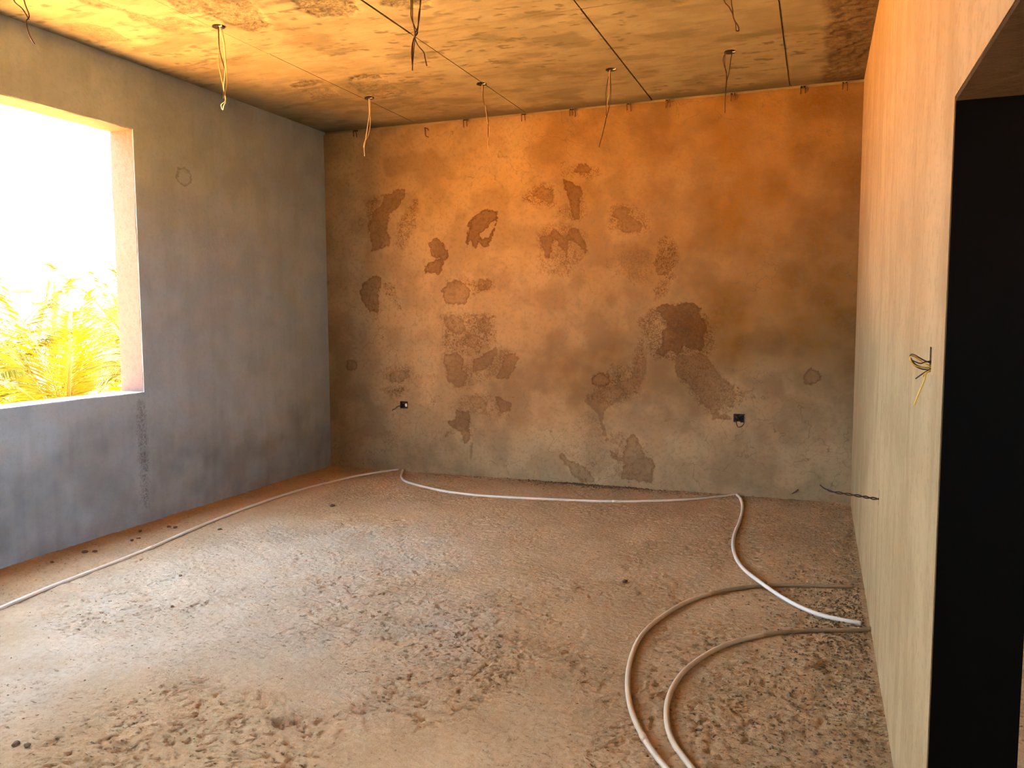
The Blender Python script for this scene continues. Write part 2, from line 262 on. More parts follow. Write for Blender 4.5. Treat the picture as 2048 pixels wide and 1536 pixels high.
def slab(name, axis, front, depth, ur, vr, holes=(), step=0.05, relief=None, attrs=None, uline=(), vline=()):
    """a wall or slab whose front face is a fine grid; holes = (u0,u1,v0,v1,hole depth or None for right through)"""
    us = merge_lines(ur[0], ur[1], step, [h[0] for h in holes] + [h[1] for h in holes] + list(uline))
    vs_ = merge_lines(vr[0], vr[1], step, [h[2] for h in holes] + [h[3] for h in holes] + list(vline))
    nu, nv = len(us), len(vs_)
    U, V = np.meshgrid(us, vs_, indexing='ij')
    w = np.full(U.shape, float(front))
    s = 1 if depth > 0 else -1
    if relief is not None:
        e = np.minimum(np.minimum(U - ur[0], ur[1] - U), np.minimum(V - vr[0], vr[1] - V))
        for h in holes:
            dx = np.maximum(np.maximum(h[0] - U, U - h[1]), 0)
            dy = np.maximum(np.maximum(h[2] - V, V - h[3]), 0)
            e = np.minimum(e, np.hypot(dx, dy))
        w = w - s * relief(U, V) * sstep(0, 0.08, e)
    vf = axis_map(axis, U.ravel(), V.ravel(), w.ravel())
    cu, cv = (us[:-1] + us[1:]) / 2, (vs_[:-1] + vs_[1:]) / 2
    CU, CV = np.meshgrid(cu, cv, indexing='ij')
    op = np.zeros(CU.shape, bool)
    for h in holes:
        op |= (CU > h[0]) & (CU < h[1]) & (CV > h[2]) & (CV < h[3])
    i, j = np.nonzero(~op)
    q = np.stack([i * nv + j, (i + 1) * nv + j, (i + 1) * nv + j + 1, i * nv + j + 1], -1)
    ex, ef = [], []

    def quad(pts):
        n = len(ex)
        ex.extend(pts)
        ef.append([n, n + 1, n + 2, n + 3])

    def P(u, v, d):
        return axis_map(axis, np.array(u), np.array(v), np.array(front + s * d))
    T = abs(depth)
    for h in holes:
        d = T if h[4] is None else h[4]
        c = [(h[0], h[2]), (h[1], h[2]), (h[1], h[3]), (h[0], h[3])]
        for k in range(4):
            a, b = c[k], c[(k + 1) % 4]
            quad([P(*a, 0), P(*b, 0), P(*b, d), P(*a, d)])
        if h[4] is not None:
            quad([P(*t, d) for t in c])
    c = [(ur[0], vr[0]), (ur[1], vr[0]), (ur[1], vr[1]), (ur[0], vr[1])]
    for k in range(4):
        a, b = c[k], c[(k + 1) % 4]
        quad([P(*a, 0), P(*b, 0), P(*b, T), P(*a, T)])
    th = [h for h in holes if h[4] is None]
    bu = sorted({ur[0], ur[1], *[h[0] for h in th], *[h[1] for h in th]})
    bv = sorted({vr[0], vr[1], *[h[2] for h in th], *[h[3] for h in th]})
    for a, b in zip(bu[:-1], bu[1:]):
        for e, f in zip(bv[:-1], bv[1:]):
            mu, mv = (a + b) / 2, (e + f) / 2
            if any(h[0] < mu < h[1] and h[2] < mv < h[3] for h in th):
                continue
            if b > ur[0] and a < ur[1]:
                quad([P(a, e, T), P(b, e, T), P(b, f, T), P(a, f, T)])
    n0 = len(vf)
    V_all = np.concatenate([vf, np.array(ex)])
    at = {}
    for k, fn in (attrs or {}).items():
        a = np.asarray(fn(U, V)).ravel()
        at[k] = np.concatenate([a, np.full(len(ex), -0.25 if k.endswith('sd') else 0.0)])
    return mesh_np(name, V_all, [q, np.array(ef) + n0], [True] * len(q) + [False] * len(ef), at)


def add_box(bm, x0, x1, y0, y1, z0, z1):
    r = bmesh.ops.create_cube(bm, size=1.0)
    for v in r['verts']:
        v.co.x = x0 + (v.co.x + 0.5) * (x1 - x0)
        v.co.y = y0 + (v.co.y + 0.5) * (y1 - y0)
        v.co.z = z0 + (v.co.z + 0.5) * (z1 - z0)
    return r['verts']


def bm_mesh(bm, name, smooth=False, bevel=0.0):
    if bevel:
        bmesh.ops.bevel(bm, geom=list(bm.edges), offset=bevel, segments=2, affect='EDGES')
    me = bpy.data.meshes.new(name)
    bm.to_mesh(me)
    bm.free()
    if smooth:
        me.polygons.foreach_set('use_smooth', [True] * len(me.polygons))
    return me


def box_mesh(name, x0, x1, y0, y1, z0, z1, bevel=0.0):
    bm = bmesh.new()
    add_box(bm, x0, x1, y0, y1, z0, z1)
    return bm_mesh(bm, name, bevel=bevel)


def spline(pts, n):
    """Catmull-Rom through the points"""
    p = [np.array(q, float) for q in pts]
    p = [2 * p[0] - p[1]] + p + [2 * p[-1] - p[-2]]
    out = []
    for i in range(1, len(p) - 2):
        for t in np.linspace(0, 1, n, endpoint=False):
            a, b, c, d = p[i - 1], p[i], p[i + 1], p[i + 2]
            out.append(0.5 * (2 * b + (c - a) * t + (2 * a - 5 * b + 4 * c - d) * t * t + (3 * b - a - 3 * c + d) * t ** 3))
    out.append(p[-2])
    return np.array(out)


def tube_mesh(name, path, r, sides=8):
    path = np.asarray(path, float)
    rr = np.broadcast_to(np.asarray(r, float), (len(path),))
    tan = np.gradient(path, axis=0)
    tan /= np.linalg.norm(tan, axis=1, keepdims=True) + 1e-12
    ref = np.array([0, 0, 1.0]) if abs(tan[0][2]) < 0.9 else np.array([1.0, 0, 0])
    nrm = np.cross(tan[0], ref)
    vs_, fs = [], []
    for i in range(len(path)):
        nrm = nrm - tan[i] * np.dot(nrm, tan[i])
        nrm /= np.linalg.norm(nrm) + 1e-12
        bi = np.cross(tan[i], nrm)
        for k in range(sides):
            a = 2 * math.pi * k / sides
            vs_.append(path[i] + rr[i] * (math.cos(a) * nrm + math.sin(a) * bi))
    for i in range(len(path) - 1):
        for k in range(sides):
            k1 = (k + 1) % sides
            fs.append([i * sides + k, i * sides + k1, (i + 1) * sides + k1, (i + 1) * sides + k])
    n = len(path) - 1
    me = bpy.data.meshes.new(name)
    me.from_pydata([tuple(v) for v in vs_], [], fs + [list(range(sides))[::-1], [n * sides + k for k in range(sides)]])
    me.polygons.foreach_set('use_smooth', [True] * len(me.polygons))
    me.update()
    return me


# ------------------------------------------------------------------ materials
class NT:
    def __init__(self, name, rough=0.9):
        self.m = bpy.data.materials.new(name)
        self.m.use_nodes = True
        self.t = self.m.node_tree
        self.b = self.t.nodes['Principled BSDF']
        self.b.inputs['Roughness'].default_value = rough
        self.b.inputs['Specular IOR Level'].default_value = 0.25
        self.co = self.t.nodes.new('ShaderNodeNewGeometry').outputs['Position']

    def put(self, sock, v):
        if isinstance(v, bpy.types.NodeSocket):
            self.t.links.new(v, sock)
        elif isinstance(v, (tuple, list)):
            sock.default_value = (*v, 1) if len(v) == 3 and len(sock.default_value) == 4 else v
        else:
            sock.default_value = v

    def map(self, scale, rot=(0, 0, 0)):
        n = self.t.nodes.new('ShaderNodeMapping')
        self.put(n.inputs['Vector'], self.co)
        n.inputs['Scale'].default_value = scale
        n.inputs['Rotation'].default_value = rot
        return n.outputs[0]

    def noise(self, scale, detail=4, rough=0.55, vec=None, dist=0.0):
        n = self.t.nodes.new('ShaderNodeTexNoise')
        self.put(n.inputs['Vector'], self.co if vec is None else vec)
        n.inputs['Scale'].default_value = scale
        n.inputs['Detail'].default_value = detail
        n.inputs['Roughness'].default_value = rough
        n.inputs['Distortion'].default_value = dist
        return n.outputs['Fac']

    def voronoi(self, scale, feature='DISTANCE_TO_EDGE', vec=None):
        n = self.t.nodes.new('ShaderNodeTexVoronoi')
        n.feature = feature
        self.put(n.inputs['Vector'], self.co if vec is None else vec)
        n.inputs['Scale'].default_value = scale
        return n.outputs['Distance']

    def math(self, op, a, b=0.0, c=0.0, clamp=False):
        n = self.t.nodes.new('ShaderNodeMath')
        n.operation = op
        n.use_clamp = clamp
        for s, v in zip(n.inputs, (a, b, c)):
            self.put(s, v)
        return n.outputs[0]

    def step(self, x, a, b, lo=0.0, hi=1.0):
        n = self.t.nodes.new('ShaderNodeMapRange')
        n.interpolation_type = 'SMOOTHSTEP'
        self.put(n.inputs[0], x)
        for s, v in zip(n.inputs[1:5], (a, b, lo, hi)):
            self.put(s, v)
        return n.outputs[0]

    def mix(self, f, a, b, blend='MIX'):
        n = self.t.nodes.new('ShaderNodeMix')
        n.data_type = 'RGBA'
        n.blend_type = blend
        self.put(n.inputs['Factor'], f)
        self.put(n.inputs[6], a)
        self.put(n.inputs[7], b)
        return n.outputs[2]

    def attr(self, name):
        n = self.t.nodes.new('ShaderNodeAttribute')
        n.attribute_name = name
        return n.outputs['Fac']

    def bump(self, h, dist, strength=1.0, prev=None):
        n = self.t.nodes.new('ShaderNodeBump')
        n.inputs['Strength'].default_value = strength
        n.inputs['Distance'].default_value = dist
        self.put(n.inputs['Height'], h)
        if prev is not None:
            self.put(n.inputs['Normal'], prev)
        return n.outputs[0]

    def done(self, color, normal=None, rough=None):
        self.put(self.b.inputs['Base Color'], color)
        if normal is not None:
            self.put(self.b.inputs['Normal'], normal)
        if rough is not None:
            self.put(self.b.inputs['Roughness'], rough)
        return self.m


def plain(name, color, rough=0.6, metal=0.0, spec=0.3, vary=0.12, scale=40):
    n = NT(name, rough)
    n.b.inputs['Metallic'].default_value = metal
    n.b.inputs['Specular IOR Level'].default_value = spec
    f = n.noise(scale, 3)
    return n.done(n.mix(f, tuple(c * (1 - vary) for c in color), tuple(min(1, c * (1 + vary)) for c in color)))


def plaster(name, lo, hi, stain=(0.50, 0.34, 0.19), stains=False, cracks=0.0, tone=True, bump=1.0, ochre_shade=None, speckle=0.34):
    """lo..hi follow the blotchy tone of the plaster; stains and halos are traced outlines with frayed edges"""
    n = NT(name, 0.92)
    fine = n.noise(26, 5, 0.66)
    tn = n.attr('tone') if tone else n.noise(4.0, 3)
    col = n.mix(tn, lo, hi)
    if ochre_shade:
        col = n.mix(n.attr('ochre'), col, n.mix(1.0, col, ochre_shade, 'MULTIPLY'))
    col = n.mix(n.math('MULTIPLY', n.step(fine, 0.48, 0.64), speckle), col, tuple(c * 0.72 for c in lo))
    if cracks:
        wv = n.t.nodes.new('ShaderNodeVectorMath')
        wv.operation = 'MULTIPLY_ADD'
        nz = n.t.nodes.new('ShaderNodeTexNoise')
        nz.inputs['Scale'].default_value = 5.0
        nz.inputs['Detail'].default_value = 3
        n.put(nz.inputs['Vector'], n.co)
        n.put(wv.inputs[0], nz.outputs['Color'])
        wv.inputs[1].default_value = (0.35, 0.35, 0.35)
        n.put(wv.inputs[2], n.co)
        ck = n.math('MULTIPLY', n.step(n.voronoi(2.8, vec=wv.outputs[0]), 0.0, 0.011, 1, 0), n.attr('crack'))
        col = n.mix(n.math('MULTIPLY', ck, cracks), col, tuple(c * 0.5 for c in lo))
    if stains:
        fray = n.math('SUBTRACT', n.noise(20, 6, 0.72), 0.5)
        e = n.math('MULTIPLY_ADD', fray, 0.10, n.attr('stain_sd'))
        core = n.step(e, 0.0, 0.009)
        rim = n.math('MULTIPLY', core, n.step(e, 0.004, 0.035, 1, 0))
        dk = n.math('ADD', n.math('MULTIPLY', core, n.attr('stain_k')), n.math('MULTIPLY', rim, n.attr('stain_rim')))
        h = n.math('MULTIPLY_ADD', fray, 0.16, n.attr('halo_sd'))
        hk = n.math('MULTIPLY', n.step(h, -0.02, 0.05), n.math('MULTIPLY', n.attr('halo_k'), 1.25))
        scr = n.step(n.noise(34, 5, 0.7, dist=1.6), 0.44, 0.60)
        hk = n.math('MULTIPLY', hk, n.math('MULTIPLY_ADD', scr, 0.80, 0.18))
        dk = n.math('MULTIPLY', dk, n.step(fine, 0.35, 0.65, 0.90, 1.10))
        col = n.mix(n.math('MULTIPLY', n.math('SUBTRACT', n.math('MULTIPLY', n.step(h, -0.05, 0.05), n.attr('halo_k')), hk), 0.5, clamp=True), col, n.mix(1.0, col, tuple(c * 0.35 for c in hi), 'ADD'))
        dk = n.math('MINIMUM', n.math('MAXIMUM', dk, hk), 0.95)
        col = n.mix(dk, col, n.mix(1.0, col, stain, 'MULTIPLY'))
    return n.done(col, n.bump(fine, 0.006 * bump))


def concrete(name):
    n = NT(name, 0.9)
    g = n.noise(42, 5, 0.7)
    st = n.noise(1.0, 4, 0.62, vec=n.map((4, 14, 4)))
    col = n.mix(n.attr('tone'), CEIL_LO, CEIL_HI)
    col = n.mix(n.math('MULTIPLY', n.step(st, 0.48, 0.68), 0.45), col, tuple(c * 0.68 for c in CEIL_LO))
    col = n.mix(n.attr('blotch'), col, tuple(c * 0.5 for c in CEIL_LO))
    r = n.attr('rough')
    col = n.mix(n.math('MULTIPLY', r, n.step(g, 0.38, 0.62, 0.8, 0.15)), col, tuple(c * 0.42 for c in CEIL_LO))
    col = n.mix(n.math('MULTIPLY', n.attr('tar'), n.step(g, 0.3, 0.6, 0.95, 0.6)), col, (0.085, 0.05, 0.025))
    h = n.math('ADD', n.math('MULTIPLY', st, 0.3), n.math('MULTIPLY', g, n.math('MULTIPLY_ADD', r, 1.1, 0.22)))
    return n.done(col, n.bump(h, 0.010))


def sandy(name):
    n = NT(name, 0.95)
    g = n.noise(34, 6, 0.72)
    col = n.mix(n.attr('dust'), n.mix(n.attr('tone'), FLOOR_LO, FLOOR_HI), n.mix(n.attr('tone'), PALE_LO, PALE_HI))
    col = n.mix(n.math('MULTIPLY', n.step(g, 0.40, 0.60), 0.3), col, n.mix(1.0, col, (0.14, 0.13, 0.115), 'ADD'))
    col = n.mix(n.math('MULTIPLY', n.step(g, 0.44, 0.36), n.attr('grit')), col, tuple(c * 0.52 for c in FLOOR_LO))
    fl = n.math('MULTIPLY', n.step(n.noise(1.0, 5, 0.66, vec=n.map((17, 46, 17), (0, 0, 0.35))), 0.60, 0.67), n.math('ADD', n.attr('grit'), 0.12))  # dark flake marks: fine ledge shadows painted into the colour
    col = n.mix(n.math('MINIMUM', n.math('MULTIPLY', fl, 1.6), 0.85), col, tuple(c * 0.34 for c in FLOOR_LO))
    return n.done(col, n.bump(n.math('SUBTRACT', g, n.math('MULTIPLY', fl, 0.4)), 0.018))


CEIL_LO, CEIL_HI = (0.235, 0.203, 0.125), (0.315, 0.285, 0.19)
FLOOR_LO, FLOOR_HI = (0.33, 0.203, 0.098), (0.44, 0.285, 0.15)   # brown sandy screed
PALE_LO, PALE_HI = (0.32, 0.265, 0.21), (0.40, 0.335, 0.27)     # pale cement tint with the cool window light painted in
M_back = plaster('plaster_back', (0.205, 0.150, 0.084), (0.335, 0.255, 0.146), stain=(0.33, 0.185, 0.06), stains=True, cracks=0.6, ochre_shade=(0.56, 0.37, 0.10))
M_left = plaster('cement_render_left', (0.205, 0.25, 0.30), (0.435, 0.545, 0.675), stain=(0.50, 0.48, 0.45), stains=True, speckle=0.10, bump=0.6)
M_right = plaster('plaster_right', (0.295, 0.192, 0.092), (0.378, 0.258, 0.134), bump=0.6)
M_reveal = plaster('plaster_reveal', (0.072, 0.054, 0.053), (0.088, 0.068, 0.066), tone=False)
M_sill = plaster('plaster_sill', (0.50, 0.44, 0.38), (0.58, 0.52, 0.45), tone=False)
M_shell = plaster('plaster_shell', (0.227, 0.195, 0.164), (0.277, 0.246, 0.208), tone=False)
M_ceil = concrete('formwork_concrete')
M_floor = sandy('sandy_screed')
M_jamb_shade = plain('dark_door_lining', (0.0014, 0.001, 0.0008), rough=0.5, spec=0.03)  # near-black colour carries the shade of the far door jamb
M_soffit = plaster('dark_lintel_concrete', (0.032, 0.018, 0.006), (0.052, 0.030, 0.011), tone=False, bump=2.0)  # the dimness under the lintel is put into this dark colour
M_pvc = plain('white_conduit', (0.60, 0.56, 0.51), rough=0.4, spec=0.4, vary=0.05, scale=12)
M_pvc_beige = plain('beige_conduit', (0.47, 0.375, 0.27), rough=0.45, spec=0.35, vary=0.08, scale=12)
M_pvc_dusty = plain('dusty_conduit', (0.27, 0.19, 0.115), rough=0.75, vary=0.2, scale=25)
M_wire_dark = plain('dark_wire', (0.05, 0.025, 0.018), rough=0.5)
M_wire_tan = plain('tan_wire', (0.52, 0.36, 0.16), rough=0.5)
M_wire_yellow = plain('yellow_wire', (0.75, 0.45, 0.04), rough=0.45)
M_wire_pale = plain('pale_wire', (0.66, 0.62, 0.55), rough=0.5)
M_white = plain('white_plastic', (0.8, 0.78, 0.74), rough=0.4)
M_black = plain('black_plastic', (0.012, 0.011, 0.011), rough=0.6)
M_rust = plain('rusty_steel', (0.10, 0.045, 0.022), rough=0.8, vary=0.4)
M_clod = plain('dark_mortar', (0.095, 0.058, 0.032), rough=0.95, vary=0.4)
M_crumb = plain('mortar_crumb', (0.22, 0.145, 0.085), rough=0.95, vary=0.5, scale=15)
M_sand_out = plain('sunlit_sand', (0.72, 0.44, 0.18), rough=1.0, spec=0.0, vary=0.12, scale=0.4)
M_bounce_sandstone = plain('sandstone', (0.56, 0.35, 0.155), rough=0.95, spec=0.0, vary=0.15, scale=2)
M_leaf = plain('palm_leaf', (0.085, 0.080, 0.0035), rough=0.6, spec=0.1, vary=0.65, scale=2.5)
M_stalk = plain('palm_stalk', (0.09, 0.075, 0.02), rough=0.6, spec=0.1)
M_trunk = plain('palm_trunk', (0.05, 0.032, 0.018), rough=0.95, vary=0.4, scale=9)
M_pole = plain('pale_pole', (0.75, 0.70, 0.66), rough=0.6)

# ------------------------------------------------------------------ setting: floor
ys = np.concatenate([np.arange(-2.0, 1.9, 0.05), np.arange(1.9, D + 0.02, 0.0072)])
xs = np.arange(-0.02, W + 0.03, 0.0072)
FX, FY = np.meshgrid(xs, ys, indexing='ij')


def floor_height(x, y):
    wx = x + 0.05 * (fbm(x, y, 0.25, 3, 50) - 0.5)
    wy = y + 0.05 * (fbm(x, y, 0.25, 3, 60) - 0.5)
    h = (fbm(x, y, 0.8, 3, 1) - 0.5) * 0.012 + (fbm(x, y, 0.10, 4, 10) - 0.5) * 0.006
    # flaky ledges
    t = fbm(wx * 0.62, wy * 1.15, 0.13, 5, 20, 0.56) * 7.0
    fr = t - np.floor(t)
    led = (np.floor(t) + sstep(0.0, 0.16, fr)) / 7.0 - t / 7.0
    patch = sstep(0.32, 0.66, fbm(x, y, 0.5, 4, 30))
    h = h + led * 0.062 * (0.42 + 0.5 * patch)
    # small pits
    pit = fbm(wx, wy * 1.3, 0.045, 3, 40)
    h = h - sstep(0.64, 0.73, pit) * 0.010 * (0.25 + 0.75 * patch)
    # grainier towards the right-hand wall
    g = sstep(3.4, 5.2, x + 0.5 * (fbm(x, y, 0.6, 3, 70) - 0.5))
    h = h + g * (fbm(x, y, 0.030, 4, 80) - 0.5) * 0.008
    # the broken hollow in front
    for poly, dep in (([(2.915, 2.60), (2.97, 2.635), (3.06, 2.655), (3.09, 2.62), (3.05, 2.55), (3.0, 2.545)], 0.03),
                      ([(5.0, 3.90), (5.06, 4.03), (5.12, 4.02), (5.1, 3.92), (5.04, 3.87)], 0.018)):
        m = (np.abs(x - poly[0][0]) < 0.4) & (np.abs(y - poly[0][1]) < 0.4)
        if np.any(m):
            sd = poly_sd(x[m], y[m], poly) + 0.03 * (fbm(x[m], y[m], 0.03, 3, 90) - 0.5)
            h[m] -= sstep(0.0, 0.014, sd) * dep * (0.6 + 0.8 * (fbm(x[m], y[m], 0.02, 3, 95) - 0.3))
    return h


def floor_tone(x, y):
    t = sstep(0.3, 0.7, fbm(x, y, 1.3, 4, 500)) * 0.55 + sstep(0.3, 0.7, fbm(x, y, 0.22, 5, 510)) * 0.45
    return t


def floor_grit(x, y):
    g = sstep(0.42, 0.62, fbm(x, y, 0.45, 4, 520)) * 0.45
    r = sstep(4.2, 5.2, x + 0.5 * (fbm(x, y, 0.5, 3, 530) - 0.5))
    b = sstep(D - 0.5, D - 0.05, y + 0.3 * (fbm(x, y, 0.3, 3, 540) - 0.5))
    return np.clip(g + 0.5 * r + 0.45 * b, 0, 0.95)


def floor_window_pale(x, y):
    n1 = fbm(x, y, 0.8, 4, 550) - 0.5
    d = np.hypot((x - 1.7) / 1.9, (y - 4.0) / 2.4) + 0.8 * n1  # pale area facing the window, its light painted into the floor colour
    return sstep(1.05, 0.25, d) * (0.7 + 0.5 * (fbm(x, y, 0.15, 4, 555) - 0.3))


FLOOR_ATTR = {'tone': floor_tone, 'grit': floor_grit, 'dust': floor_window_pale}
FZ = floor_height(FX, FY)
nx, ny = FX.shape
ii, jj = np.meshgrid(np.arange(nx - 1), np.arange(ny - 1), indexing='ij')
ii, jj = ii.ravel(), jj.ravel()
fq = np.stack([ii * ny + jj, (ii + 1) * ny + jj, (ii + 1) * ny + jj + 1, ii * ny + jj + 1], -1)
floor = link('floor', mesh_np('floor', np.stack([FX.ravel(), FY.ravel(), FZ.ravel()], -1), [fq], np.ones(len(fq)), {k: fn(FX, FY).ravel() for k, fn in FLOOR_ATTR.items()}), M_floor)
tag(floor, 'rough sandy screed floor of the unfinished room', kind='structure')


def ground_z(x, y):
    return float(floor_height(np.array([x]), np.array([y]))[0])


tag(link('trim_1', box_mesh('trim_1', -0.24, W + 4.4, -2.2, D + 0.3, -0.35, -0.06), M_shell), 'floor slab under the room', kind='structure')

# ------------------------------------------------------------------ setting: walls
SILL, HEAD, WY0, WY1 = 1.055, 3.09, 1.55, 4.875
TH = 0.22


def relief_wall(seed, a=0.006, b=0.0018):
    return lambda u, v: (fbm(u, v, 0.9, 3, seed) - 0.5) * a + (fbm(u, v, 0.12, 3, seed + 9) - 0.5) * b


def wall_tone(seed, vertical=0.0):
    def f(u, v):
        t = sstep(0.3, 0.7, fbm(u, v, 1.1, 4, seed)) * 0.5 + sstep(0.3, 0.7, fbm(u, v, 0.2, 5, seed + 7)) * 0.5
        if vertical:
            t = t - vertical * sstep(0.5, 0.7, fbm(u, v * 0.05, 0.07, 4, seed + 14))
        return np.clip(t, 0, 1)
    return f


def wall_ochre_shade(u, v):
    """yellow-brown discolouration of the plaster, strongest high up and to the right"""
    n1 = fbm(u, v, 0.9, 4, 640) - 0.5
    return np.clip(sstep(0.9, 4.3, u + 1.6 * n1) * sstep(0.35, 1.5, v + 1.0 * n1) * (0.75 + 0.5 * (fbm(u, v, 0.35, 4, 645) - 0.3)), 0, 1)  # ramps paint the warm bounce and the darker far end into the tint


_cs = {}


def bw(u, v, which):
    if 'c' not in _cs:
        _cs['c'] = field(CORE, u, v)
        _cs['h'] = field(HALO, u, v)
    sd, vals = _cs['h' if which.startswith('halo') else 'c']
    return {'stain_sd': sd, 'stain_k': vals[..., 0], 'stain_rim': vals[..., -1], 'halo_sd': sd, 'halo_k': vals[..., 0]}[which]


SOCK_R = (4.292, 4.377, 0.679, 0.748)
SOCK_L = (0.876, 0.960, 0.676, 0.744)
KEYS = ('stain_sd', 'stain_k', 'stain_rim', 'halo_sd', 'halo_k')
wall_back = link('wall_back', slab('wall_back', 1, D, 0.2, (-0.02, W + 0.02), (-0.05, H - 0.028),
                                   holes=((*SOCK_R, 0.055), (*SOCK_L, 0.055)), step=0.0105, relief=relief_wall(100),
                                   attrs={**{k: (lambda u, v, k=k: bw(u, v, k)) for k in KEYS}, 'tone': wall_tone(600), 'ochre': wall_ochre_shade,
                                          'crack': lambda u, v: sstep(0.5, 0.62, fbm(u, v, 0.5, 3, 620))}), M_back)
tag(wall_back, 'far plastered wall covered with damp brown stains', kind='structure')
tag(link('trim_2', box_mesh('trim_2', -0.2, W + 0.2, D + 0.035, D + 0.2, H - 0.03, H + 0.2), M_ceil), 'concrete beam behind the top of the far plaster', kind='structure')

LSTAIN = [([(5.30, 2.80), (5.33, 2.87), (5.39, 2.895), (5.46, 2.88), (5.505, 2.82), (5.47, 2.76), (5.40, 2.725), (5.34, 2.75)], 0.08, 0.75),
          ([(3.55, 0.9), (3.60, 0.95), (3.63, 0.5), (3.62, 0.1), (3.57, 0.1)], 0.15, 0.05)]
LHALO = [([(4.78, 1.0), (4.89, 1.0), (4.90, 0.5), (4.88, 0.12), (4.79, 0.12)], 0.75)]
_ls = {}


def left_tone(u, v):
    """even grey render with a mottled damp band and drips below the window"""
    t = 0.62 + 0.38 * wall_tone(630, 0.2)(u, v)
    edge = v + 0.45 * (fbm(u, v, 0.45, 4, 635) - 0.5) + 0.20 * (fbm(u, v * 0.15, 0.06, 4, 637) - 0.5)
    damp = sstep(1.15 - 0.09 * np.maximum(u - 4.0, 0), 0.55 - 0.09 * np.maximum(u - 4.0, 0), edge)
    return np.clip(t - damp * (0.45 + 0.5 * (fbm(u, v, 0.18, 5, 639) - 0.3)), 0, 1)



def lw(u, v, which):
    if not _ls:
        _ls['c'] = field(LSTAIN, u, v)
        _ls['h'] = field(LHALO, u, v)
    sd, vals = _ls['h' if which.startswith('halo') else 'c']
    return {'stain_sd': sd, 'stain_k': vals[..., 0], 'stain_rim': vals[..., -1], 'halo_sd': sd, 'halo_k': vals[..., 0]}[which]


wall_left = link('wall_left', slab('wall_left', 0, 0.0, -TH, (-2.2, D + 0.2), (-0.05, H + 0.02),
                                   holes=((WY0 - 0.003, WY1 + 0.003, SILL - 0.003, HEAD + 0.003, None),), step=0.02,
                                   relief=relief_wall(120), attrs={**{k: (lambda u, v, k=k: lw(u, v, k)) for k in KEYS}, 'tone': left_tone}), M_left)
tag(wall_left, 'grey cement wall with the window opening', kind='structure')

DY0, DY1, DZ = 0.75, 2.275, 2.183
SLOT = (2.515, 2.555, 1.488, 1.558)
SLIT = (4.238, 4.250, 0.717, 0.793)
wall_right = link('wall_right', slab('wall_right', 0, W, 0.2, (-2.2, D + 0.2), (-0.05, H + 0.02),
                                     holes=((DY0, DY1 + 0.004, -0.05, DZ, None), (*SLOT, 0.05), (*SLIT, 0.04)), step=0.03,
                                     relief=relief_wall(140, 0.008), attrs={'tone': wall_tone(660, 0.5)}), M_right)
tag(wall_right, 'warm plastered wall with the dark doorway', kind='structure')
# the wall behind the camera
wall_front = link('wall_front', slab('wall_front', 1, -2.0, -0.2, (-0.2, W + 0.2), (-0.05, H + 0.02),
                                     holes=((3.7, 4.5, -0.05, 2.3, None),), step=0.3), M_shell)  # opening added to bring cool sky light to the left wall
tag(wall_front, 'wall behind the viewer with a balcony opening', kind='structure')

# window reveal: rough plaster lining with its own pieces
win = tag(empty('window_1', (-TH / 2, (WY0 + WY1) / 2, SILL)), 'unglazed window opening with plastered reveal', kind='structure')


def lining(name, x0, x1, y0, y1, z0, z1, seed, mat=M_reveal):
    bm = bmesh.new()
    add_box(bm, x0, x1, y0, y1, z0, z1)
    L = max(y1 - y0, z1 - z0)
    ax = 1 if (y1 - y0) > (z1 - z0) else 2
    n = int(L / 0.03)
    for k in range(1, n):
        co = Vector(((x0 + x1) / 2, (y0 + y1) / 2, (z0 + z1) / 2))
        co[ax] = (y0 if ax == 1 else z0) + L * k / n
        no = Vector((0, 0, 0))
        no[ax] = 1
        bmesh.ops.bisect_plane(bm, geom=bm.verts[:] + bm.edges[:] + bm.faces[:], plane_co=co, plane_no=no)
    for v in bm.verts:
        t = v.co[ax]
        a = np.array([t]), np.array([seed + v.co.x * 3])
        v.co.x += float(fbm(a[0], a[1], 0.12, 4, seed)[0] - 0.5) * 0.010
        d = float(fbm(a[0], a[1], 0.2, 4, seed + 5)[0] - 0.5) * 0.008
        if ax == 1:
            v.co.z += d
        else:
            v.co.y += d
    return child(name, bm_mesh(bm, name), mat, win)


X0, X1 = -TH - 0.012, -0.007
lining('jamb', X0, X1, WY1, WY1 + 0.03, SILL - 0.02, HEAD + 0.02, 200)
lining('jamb', X0, X1, WY0 - 0.03, WY0, SILL - 0.02, HEAD + 0.02, 210)
lining('head', X0, X1, WY0 - 0.02, WY1 + 0.02, HEAD, HEAD + 0.03, 220)
lining('sill', X0, X1, WY0 - 0.02, WY1 + 0.02, SILL - 0.03, SILL, 230, M_sill)

# far jamb of the doorway: thin sheet with its deep shade put into the colour
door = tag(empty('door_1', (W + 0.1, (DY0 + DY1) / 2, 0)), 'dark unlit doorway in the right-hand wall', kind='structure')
child('door_lining', box_mesh('door_lining', W + 0.003, W + 0.204, DY1, DY1 + 0.004, -0.04, DZ - 0.002), M_jamb_shade, door)

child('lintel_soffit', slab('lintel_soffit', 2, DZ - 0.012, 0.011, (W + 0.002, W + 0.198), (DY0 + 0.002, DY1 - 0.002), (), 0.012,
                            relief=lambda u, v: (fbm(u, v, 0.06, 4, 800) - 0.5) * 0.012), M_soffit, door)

# room beyond the doorway
def beyond(name, axis, front, depth, ur, vr, holes=(), mat=M_shell):
    return tag(link(name, slab(name, axis, front, depth, ur, vr, holes, 0.3), mat), 'plain plastered wall of the room beyond the doorway', kind='structure')


